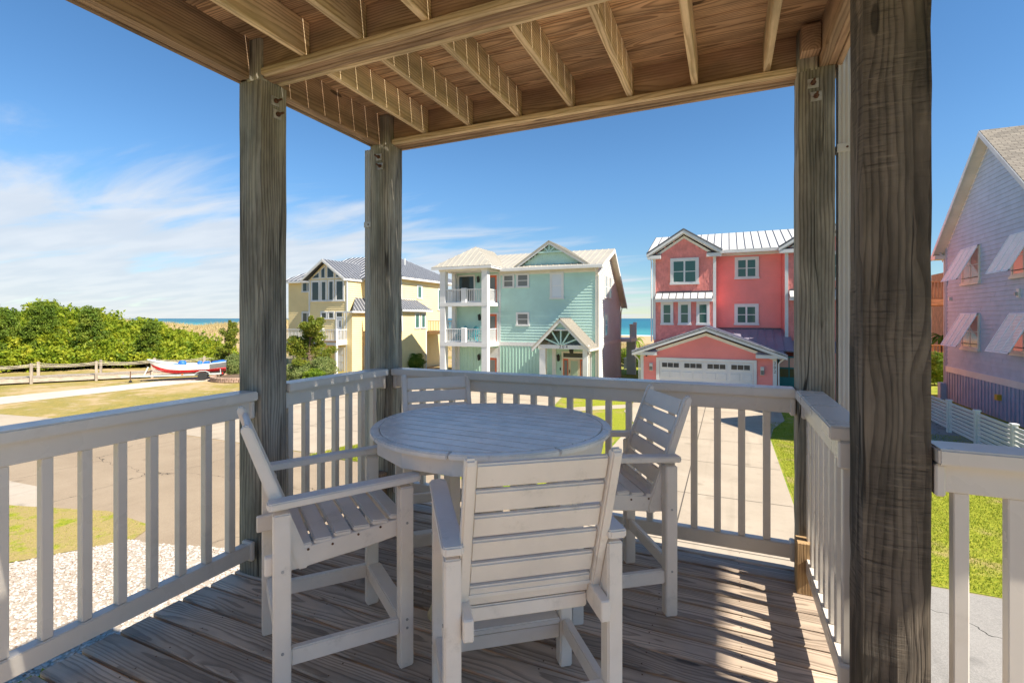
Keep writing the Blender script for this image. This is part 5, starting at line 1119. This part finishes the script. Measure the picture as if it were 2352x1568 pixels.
def trailer():
    t = thing('boat_trailer', tuple(BT), 'galvanised boat trailer with small white-rimmed wheels under the boat', 'trailer', rz=brz); g = M['trailer']
    for s in (-1, 1):
        plank('frame_rail', (-1.2, s*.62, .42), (1.6, s*.55, .42), .06, .10, g, t, local=True); plank('frame_rail', (1.6, s*.55, .42), (3.4, 0, .40), .06, .10, g, t, local=True)
        w = MB().lathe([(.16, -.09), (.27, -.09), (.30, -.06), (.30, .06), (.27, .09), (.16, .09)], (0, s*.86, .30), 24, 'Y').build('wheel', M['rubber'], t, smooth=False, local=True)
        MB().lathe([(.03, -.02), (.10, -.03), (.165, .0), (.175, .05)] if s < 0 else [(.175, -.05), (.165, .0), (.10, .03), (.03, .02)], (0, s*.86+s*.06, .30), 20, 'Y').build('rim', M['rim'], w, local=True)
        pts = [(-.52, .38), (-.40, .56), (-.18, .67), (.18, .67), (.40, .56), (.52, .38)]; mb = MB()
        for (x0, z0), (x1, z1) in zip(pts[:-1], pts[1:]): mb.hexa([(x0, s*.86-.12, z0), (x1, s*.86-.12, z1), (x1, s*.86+.12, z1), (x0, s*.86+.12, z0), (x0, s*.86-.12, z0+.03), (x1, s*.86-.12, z1+.03), (x1, s*.86+.12, z1+.03), (x0, s*.86+.12, z0+.03)])
        mb.build('fender', g, t, local=True)
        MB().box(-1.28, -1.2, s*.80-.09, s*.80+.09, .40, .52).build('tail_lamp', M['lamp_red'], t, .01, local=True); MB().box(1.2, 1.32, s*.60-.02, s*.60+.02, .44, .51).build('side_marker', M['lamp_orange'], t, local=True)
        plank('bunk', (-1.2, s*.42, .55), (1.4, s*.36, .53), .10, .05, M['walk'], t, local=True); plank('guide_post', (-1.1, s*.62, .42), (-1.1, s*.62, .80), .05, .05, g, t, up=(0, 1, 0), local=True)
    MB().tube([(0, -.86, .30), (0, .86, .30)], .035, 8).build('axle', g, t, local=True); plank('cross_member', (-1.2, -.8, .42), (-1.2, .8, .42), .07, .08, g, t, local=True); plank('tongue', (3.3, 0, .40), (4.9, 0, .42), .09, .10, g, t, local=True)
    plank('winch_post', (3.6, 0, .42), (3.35, 0, 1.05), .08, .10, g, t, local=True, up=(0, 1, 0)); plank('bow_stop', (3.5, 0, .62), (3.1, 0, .80), .08, .10, M['rust'], t, local=True)
    plank('jack_stand', (4.35, .08, .05), (4.35, .08, .80), .05, .05, M['rust'], t, up=(0, 1, 0), local=True); MB().lathe([(.02, -.03), (.09, -.03), (.09, .03), (.02, .03)], (4.35, .08, .09), 14, 'Y').build('jack_wheel', M['rubber'], t, local=True); plank('jack_foot', (4.2, .08, .012), (4.5, .08, .012), .08, .02, M['dark_metal'], t, local=True)
trailer()
def paver_ring():
    t = thing('paver_edging', (-32.9, 25.7, G), 'low curved planting edge of reddish paver blocks', 'edging')
    c = Vector((-32.7, 25.5)); r = 2.25
    for row in range(2):
        for i in range(46):
            a = 2*math.pi*(i+.5*row)/46; p = c+Vector((math.cos(a), math.sin(a)))*r; tn = Vector((-math.sin(a), math.cos(a), 0))
            P0 = Vector((p.x, p.y, G+.10+row*.165)); plank('block', P0-tn*.14, P0+tn*.14, .22, .155, M['paver'], t, bev=.02)
    MB().lathe([(2.15, .0), (2.15, .22), (.5, .30)], (c.x, c.y, G), 30).build('soil', M['bark'], t)
paver_ring()

# ------------------------------------------------------------------ plants
def leaves(pts, size, jitter=.5, aspect=.55, up=0.):
    """leaf quads at the points (n,3)"""
    n = len(pts); d = rng.normal(size=(n, 3)); d[:, 2] += up; d /= np.linalg.norm(d, axis=1)[:, None]
    e = rng.normal(size=(n, 3)); e -= (e*d).sum(1)[:, None]*d; e /= np.linalg.norm(e, axis=1)[:, None]
    s = size*(1+jitter*rng.uniform(-1, 1, n))[:, None]; a, b = d*s*.5, e*s*.5*aspect
    v = np.stack([pts-a, pts+b*1., pts+a, pts-b*1.], axis=1).reshape(-1, 3)
    return v
def leaf_obj(name, pts, size, mat, parent=None, **k):
    v = leaves(pts, size, **k); n = len(v)//4
    me = bpy.data.meshes.new('m'); me.vertices.add(4*n); me.vertices.foreach_set('co', v.astype(np.float32).ravel())
    me.loops.add(4*n); me.loops.foreach_set('vertex_index', np.arange(4*n, dtype=np.int32)); me.polygons.add(n); me.polygons.foreach_set('loop_start', np.arange(0, 4*n, 4, dtype=np.int32)); me.polygons.foreach_set('loop_total', np.full(n, 4, dtype=np.int32)); me.update(calc_edges=True)
    return link(name, me, mat, parent)
def shell(c, r, n, thick=.35, low=-.6):
    d = rng.normal(size=(n, 3)); d /= np.linalg.norm(d, axis=1)[:, None]; d[:, 2] = np.where(d[:, 2] < low, -d[:, 2], d[:, 2])
    f = 1-thick*rng.random(n)**1.6
    lump = 1+.13*np.sin(d[:, 0]*7+c[0])*np.sin(d[:, 1]*6+c[1])+.10*np.sin(d[:, 2]*9+c[0]*2)
    return np.array(c)+d*np.array(r)*(f*lump)[:, None]
def core(mb, c, r, s=.72):
    prof = [(max(.02, math.sin(math.pi*k/8)), -math.cos(math.pi*k/8)) for k in range(9)]; b = len(mb.v)
    for pr, pz in prof:
        for k in range(12): w = 2*math.pi*k/12; q = s*(1+.12*math.sin(3*w+c[0])*pr); mb.v.append((c[0]+r[0]*pr*math.cos(w)*q, c[1]+r[1]*pr*math.sin(w)*q, c[2]+r[2]*pz*s))
    for i in range(8):
        for k in range(12): j = (k+1) % 12; mb.f.append((b+i*12+k, b+i*12+j, b+(i+1)*12+j, b+(i+1)*12+k))
def rayp(px, d):                                        # the point d metres out in the direction of a bearing
    a = (px-1176)/1128; cx = a*d; return cx*.9157-d*.4019, cx*.4019+d*.9157
def thicket():
    prof = [(-200, 3.4), (-60, 2.9), (0, 2.45), (15, 1.9), (45, 1.35), (70, 2.2), (95, 2.75), (130, 2.35), (165, 2.0), (200, 2.45), (225, 2.1), (255, 1.35), (290, .75), (335, 1.25), (355, .8), (380, .25), (420, -.1), (460, -.6), (500, -1.4), (525, -2.0)]
    P_ = []; mb = MB()
    bear = -200
    while bear < 532:
        for row, (dd, kf) in enumerate(((-.4, .34), (1.2, .58), (3., .80), (5.2, 1.0), (8.5, .95))):
            b = bear+random.uniform(-9, 9); dist = 41.5+max(0, b)*.0125+dd+random.uniform(-.9, .9)
            zt = np.interp(b, [p[0] for p in prof], [p[1] for p in prof]); h = max(.6, (zt-G)*kf*random.uniform(.80, 1.06))
            r = min(h*.5, random.uniform(.55, 1.25)); X, Y = rayp(b, dist); rz = r*random.uniform(.7, 1.1)
            c = (X, Y, G+h-rz*.9)
            P_.append(shell(c, (r*1.2, r*1.2, rz), int(620*r*r)+60, .75)); core(mb, c, (r*.8, r*.8, rz*.8))
            for q in range(4):                            # sprays that break the outline
                a = random.uniform(0, 6.28); L_ = random.uniform(.5, 1.1); e = np.array([math.cos(a)*.6, math.sin(a)*.6, random.uniform(.4, 1.1)]); t_ = rng.random((26, 1))
                P_.append(np.array(c)+e*r*.6+e*L_*t_*r+rng.normal(0, .09, (26, 3)))
            if c[2]-rz > G+.3:
                hh = (c[2]-G)/2; c2 = (X, Y, G+hh); P_.append(shell(c2, (r*1.1, r*1.1, hh+.3), int(330*r), .6)); core(mb, c2, (r*.8, r*.8, hh))
        bear += 8.5
    pts = np.concatenate(P_); pts = pts[pts[:, 2] > G-.05]
    o = leaf_obj('shrub_thicket', pts, .23, M['leaf_thicket'], jitter=.8, aspect=.55)
    tag(o, 'dense sunlit yellow green coastal thicket behind the boardwalk', 'thicket', kind='stuff')
    tag(mb.build('inner_foliage', M['leaf_thicket'], o), kind='stuff')
    tw = MB()                                              # bare twigs and dead stems sticking out of the scrub
    for i in range(260):
        p = Vector(pts[random.randrange(len(pts))]); d = Vector((random.uniform(-.5, .5), random.uniform(-.5, .5), random.uniform(.3, 1.))).normalized()*random.uniform(.5, 1.3)
        tw.tube([p-d*.6, p+d*.1, p+d*.5+Vector((random.uniform(-.1, .1), 0, .05))], [.022, .016, .006], 4, False)
    tag(tw.build('twigs', M['walk'], o), kind='stuff')
thicket()
def cedar(px, d, h, w, lab, lean=.2, mat='leaf_cedar', n=9000, size=.13):
    X, Y = rayp(px, d); t = thing('cedar_tree', (X, Y, G), lab, 'tree')
    MB().tube([(X, Y, G), (X+lean*.4, Y, G+h*.4), (X+lean, Y, G+h*.8)], [.16, .11, .04], 8).build('trunk', M['bark'], t)
    P_ = []
    for i in range(26):
        u = i/25; z = G+h*(.22+.72*u); a = i*2.4; rr = w*(.9-.62*u)*random.uniform(.5, 1.)
        P_.append(shell((X+lean*u+rr*math.cos(a), Y+rr*math.sin(a), z), (w*.30, w*.30, h*.085), n//26, .8))
    leaf_obj('crown', np.concatenate(P_), size, M[mat], t, up=.5)
cedar(95, 43.5, 5.9, 1.9, 'tallest dark evergreen rising out of the middle of the thicket', .4, n=16000)
cedar(212, 44.5, 5.5, 1.6, 'dark evergreen in the thicket, between the tallest one and the dune', -.3, n=14000)
cedar(338, 45.5, 4.2, 1.2, 'small leaning dark tree at the right end of the thicket above the boat', .7, n=10000)
cedar(10, 42.5, 5.3, 1.7, 'dark evergreen in the thicket at the left edge of the view', .2, n=14000)
def juniper(X, Y, h, w, lab, seed, n=16000):
    random.seed(seed); t = thing('juniper_tree', (X, Y, G), lab, 'tree', 'twisted junipers')
    mb = MB(); P_ = []; mb.tube([(X, Y, G), (X+.1, Y, G+h*.2), (X-.15, Y, G+h*.45), (X+.1, Y, G+h*.75)], [.15, .13, .09, .04], 7)
    limbs = []
    for i in range(16):
        u = .20+.78*i/15; a = random.uniform(0, 6.28); L = w*(1.05-.75*u)*random.uniform(.7, 1.15)
        p0 = Vector((X, Y, G+h*u*.80)); p1 = p0+Vector((math.cos(a)*L, math.sin(a)*L, h*random.uniform(.05, .20))); mb.tube([p0, (p0+p1)/2+Vector((0, 0, -.05)), p1], [.05, .035, .015], 6)
        for f in (.45, .75, 1.0, 1.15):
            c = p0+(p1-p0)*f+Vector((0, 0, .06)); r = random.uniform(.36, .62)*w*.5
            P_.append(shell(tuple(c), (r, r, r*.8), n//64, .7))
    for f in (.85, .93, 1.0): P_.append(shell((X+.1, Y, G+h*f-.2), (.22*w*.5, .22*w*.5, .3), n//50, .7))
    mb.build('trunk', M['bark'], t); leaf_obj('crown', np.concatenate(P_), .105, M['leaf_juniper'], t, up=.6)
X, Y = rayp(712, 35.8); juniper(X, Y, 4.6, 1.75, 'twisted windswept juniper standing in front of the yellow house', 4, 34000)
X, Y = rayp(526, 39.5); juniper(X, Y, 4.3, 1.2, 'narrow juniper beside the left timber post, above the boat stern', 9, 12000)
def round_shrub(X, Y, r, h, lab, mat='leaf_round', n=7000, size=.085):
    t = thing('round_shrub', (X, Y, G), lab, 'shrub'); mb = MB(); mb.tube([(X, Y, G), (X+.05, Y, G+h*.5)], [.06, .03], 6); mb.build('stem', M['bark'], t)
    c = (X, Y, G+h*.5); cm = MB(); core(cm, c, (r, r, h*.5), .7)
    f = leaf_obj('foliage', shell(c, (r, r, h*.52), n, .35, -.95), size, M[mat], t, up=.3); tag(cm.build('inner_foliage', M[mat], f), kind='stuff')
for px, d, r, h, lab, m_ in ((686, 34.6, .95, 1.35, 'low rounded green shrub just right of the left timber post', 'leaf_round'), (742, 35.6, .95, 1.75, 'pale rounded shrub beside the yellow house door', 'leaf_round'), (722, 34.2, .7, 1.0, 'small yellow green shrub in front of the pale rounded one', 'leaf_bright'), (538, 38.0, .9, 1.6, 'clipped rounded shrub behind the boat stern', 'leaf_round'),
                             (1448, 47., 1.3, 1.7, 'bright green bush between the mint and coral houses, left one', 'leaf_bright'), (1470, 46., 1.2, 1.5, 'bright green bush next to the coral garage corner', 'leaf_bright'), (950, 42., 1.0, 1.5, 'dark bush against the shaded yellow house wall', 'leaf_cedar'), (2158, 33., .8, 2.2, 'bright bush glimpsed at the grey house corner', 'leaf_bright')):
    X, Y = rayp(px, d); round_shrub(X, Y, r, h, lab, m_)
round_shrub(-4.75, 1.72, .75, 1.75, 'bright leafy shrub growing below the deck at bottom left', 'leaf_bright', 3000, .13)
def palm(X, Y, h, lab, zb=G):
    t = thing('palm_tree', (X, Y, zb), lab, 'palm'); MB().tube([(X, Y, zb), (X+.05, Y, zb+h*.6), (X+.1, Y, zb+h)], [.16, .13, .12], 8).build('trunk', M['bark'], t)
    for i in range(16):
        a = i*2.4; el = .9-.1*i; mb = MB(); pr = None
        for k in range(7):
            s = k/6; r = 1.25*s; z = zb+h+r*math.sin(el)*.9-1.0*s*s*s; c = Vector((X+.1+r*math.cos(a), Y+r*math.sin(a), z)); w = .16*math.sin(math.pi*min(1, s*.9+.08)); tn = Vector((-math.sin(a), math.cos(a), .0))
            q = (c-tn*w-Vector((0, 0, w*.5)), c, c+tn*w-Vector((0, 0, w*.5)))
            if pr: mb.poly([pr[0], pr[1], q[1], q[0]]); mb.poly([pr[1], pr[2], q[2], q[1]])
            pr = q
        mb.build('frond', M['leaf_bright'], t)
X, Y = rayp(1457, 56.); palm(X, Y, 2.3, 'small palm between the mint and coral houses', terrain(X, Y)); X, Y = rayp(2160, 41.); palm(X, Y, 3.0, 'palm fronds glimpsed right of the dark post')
def blades(name, X0, X1, Y0, Y1, n, h, mat, lab, inside=None, zf=None, w=.012):
    x = rng.uniform(X0, X1, n); y = rng.uniform(Y0, Y1, n)
    if inside is not None:
        k = np.zeros(n, bool); m = len(inside)
        for i in range(m):
            (xa, ya), (xb, yb_) = inside[i], inside[(i+1) % m]; c = ((ya > y) != (yb_ > y)) & (x < (xb-xa)*(y-ya)/(yb_-ya+1e-9)+xa); k ^= c
        x, y = x[k], y[k]; n = len(x)
    z = np.full(n, G+.004) if zf is None else np.array([zf(a, b) for a, b in zip(x, y)])-.03
    a = rng.uniform(0, 6.28, n); hh = h*rng.uniform(.5, 1.2, n); ln = rng.uniform(.1, .7, n)*hh; b = rng.uniform(0, 6.28, n)
    v = np.stack([np.stack([x-np.cos(a)*w, y-np.sin(a)*w, z], 1), np.stack([x+np.cos(a)*w, y+np.sin(a)*w, z], 1), np.stack([x+np.cos(b)*ln, y+np.sin(b)*ln, z+hh], 1)], 1).reshape(-1, 3)
    me = bpy.data.meshes.new('m'); me.vertices.add(3*n); me.vertices.foreach_set('co', v.astype(np.float32).ravel()); me.loops.add(3*n); me.loops.foreach_set('vertex_index', np.arange(3*n, dtype=np.int32)); me.polygons.add(n); me.polygons.foreach_set('loop_start', np.arange(0, 3*n, 3, dtype=np.int32)); me.polygons.foreach_set('loop_total', np.full(n, 3, dtype=np.int32)); me.update(calc_edges=True)
    return tag(link(name, me, mat), lab, 'grass', kind='stuff')
blades('dune_grass', -75, 25, 58, 84, 36000, .75, M['dune_grass'], 'tan dune grass on the dunes behind the houses', zf=terrain, w=.03)
blades('far_dune_grass', -170, -62, 60, 95, 26000, .9, M['dune_grass'], 'tan grass on the high dune beyond the thicket', zf=terrain, w=.05)
blades('lawn_grass', 1.55, 10.5, 10.45, 24, 90000, .045, M['lawn_blade'], 'green lawn grass beside the driveway', w=.008)
blades('verge_grass', -19, -11, 3., 7., 5000, .05, M['lawn_blade'], 'patchy grass on the left verge beside the gravel', [(-19., 5.4), (-15.6, 6.0), (-13.2, 6.7), (-11.4, 6.6), (-11.05, 6.05), (-12., 4.65), (-13.6, 3.0), (-19, 1.)], w=.008)
blades('island_grass', -12.6, -9.4, 12, 15.4, 16000, .08, M['lawn_blade'], 'small grass island in the pale forecourt', [(-12.6, 12.0), (-10.2, 12.2), (-9.4, 13.6), (-9.9, 15.4), (-11.2, 15.0), (-12.3, 13.4)], w=.01)
def stones():
    poly = [(-7.6, 6.9), (-9.3, 6.45), (-10.3, 6.15), (-11.1, 6.0), (-12.0, 4.6), (-13.5, 3.), (-13.5, 0), (-7, 0), (-7, 6.)]
    n = 26000; x = rng.uniform(-13.5, -6.9, n); y = rng.uniform(0, 7., n); k = np.zeros(n, bool); m = len(poly)
    for i in range(m):
        (xa, ya), (xb, yb_) = poly[i], poly[(i+1) % m]; k ^= ((ya > y) != (yb_ > y)) & (x < (xb-xa)*(y-ya)/(yb_-ya+1e-9)+xa)
    x, y = x[k], y[k]; n = len(x); r = rng.uniform(.012, .034, n); base = np.array([(1, 0, 0), (0, 1, 0), (-1, 0, 0), (0, -1, 0), (0, 0, .6), (0, 0, -.3)])
    a = rng.uniform(0, 6.28, n); c, s = np.cos(a), np.sin(a); sx = rng.uniform(.7, 1.5, n)
    vx = (c[:, None]*base[None, :, 0]*sx[:, None]-s[:, None]*base[None, :, 1])*r[:, None]+x[:, None]; vy = (s[:, None]*base[None, :, 0]*sx[:, None]+c[:, None]*base[None, :, 1])*r[:, None]+y[:, None]; vz = base[None, :, 2]*r[:, None]+G+.02+rng.uniform(-.2, .6, (n, 6))*r[:, None]*.3
    v = np.stack([vx, vy, vz], 2).reshape(-1, 3); f = np.array([(0, 1, 4), (1, 2, 4), (2, 3, 4), (3, 0, 4)])
    F = (np.arange(n)[:, None, None]*6+f[None]).reshape(-1); q = len(F)//3
    me = bpy.data.meshes.new('m'); me.vertices.add(6*n); me.vertices.foreach_set('co', v.astype(np.float32).ravel()); me.loops.add(3*q); me.loops.foreach_set('vertex_index', F.astype(np.int32)); me.polygons.add(q); me.polygons.foreach_set('loop_start', np.arange(0, 3*q, 3, dtype=np.int32)); me.polygons.foreach_set('loop_total', np.full(q, 3, dtype=np.int32)); me.update(calc_edges=True)
    xx = nodes('shell_gravel'); nn = xx.noise(xx.pos, 24., 2, .6); rp = xx.n('ShaderNodeValToRGB'); xx.set(rp, 0, xx.mr(nn, .3, .7, sm=False)); el = rp.color_ramp.elements; el[0].color = (.22, .13, .075, 1); el[0].position = .08; el[1].color = (.56, .51, .45, 1); el[1].position = .52; xx.col(rp.outputs[0]); xx.rough(.9)
    tag(link('shell_gravel', me, xx.m), 'white shell gravel on the ground left of the deck', 'gravel', kind='stuff')
stones()
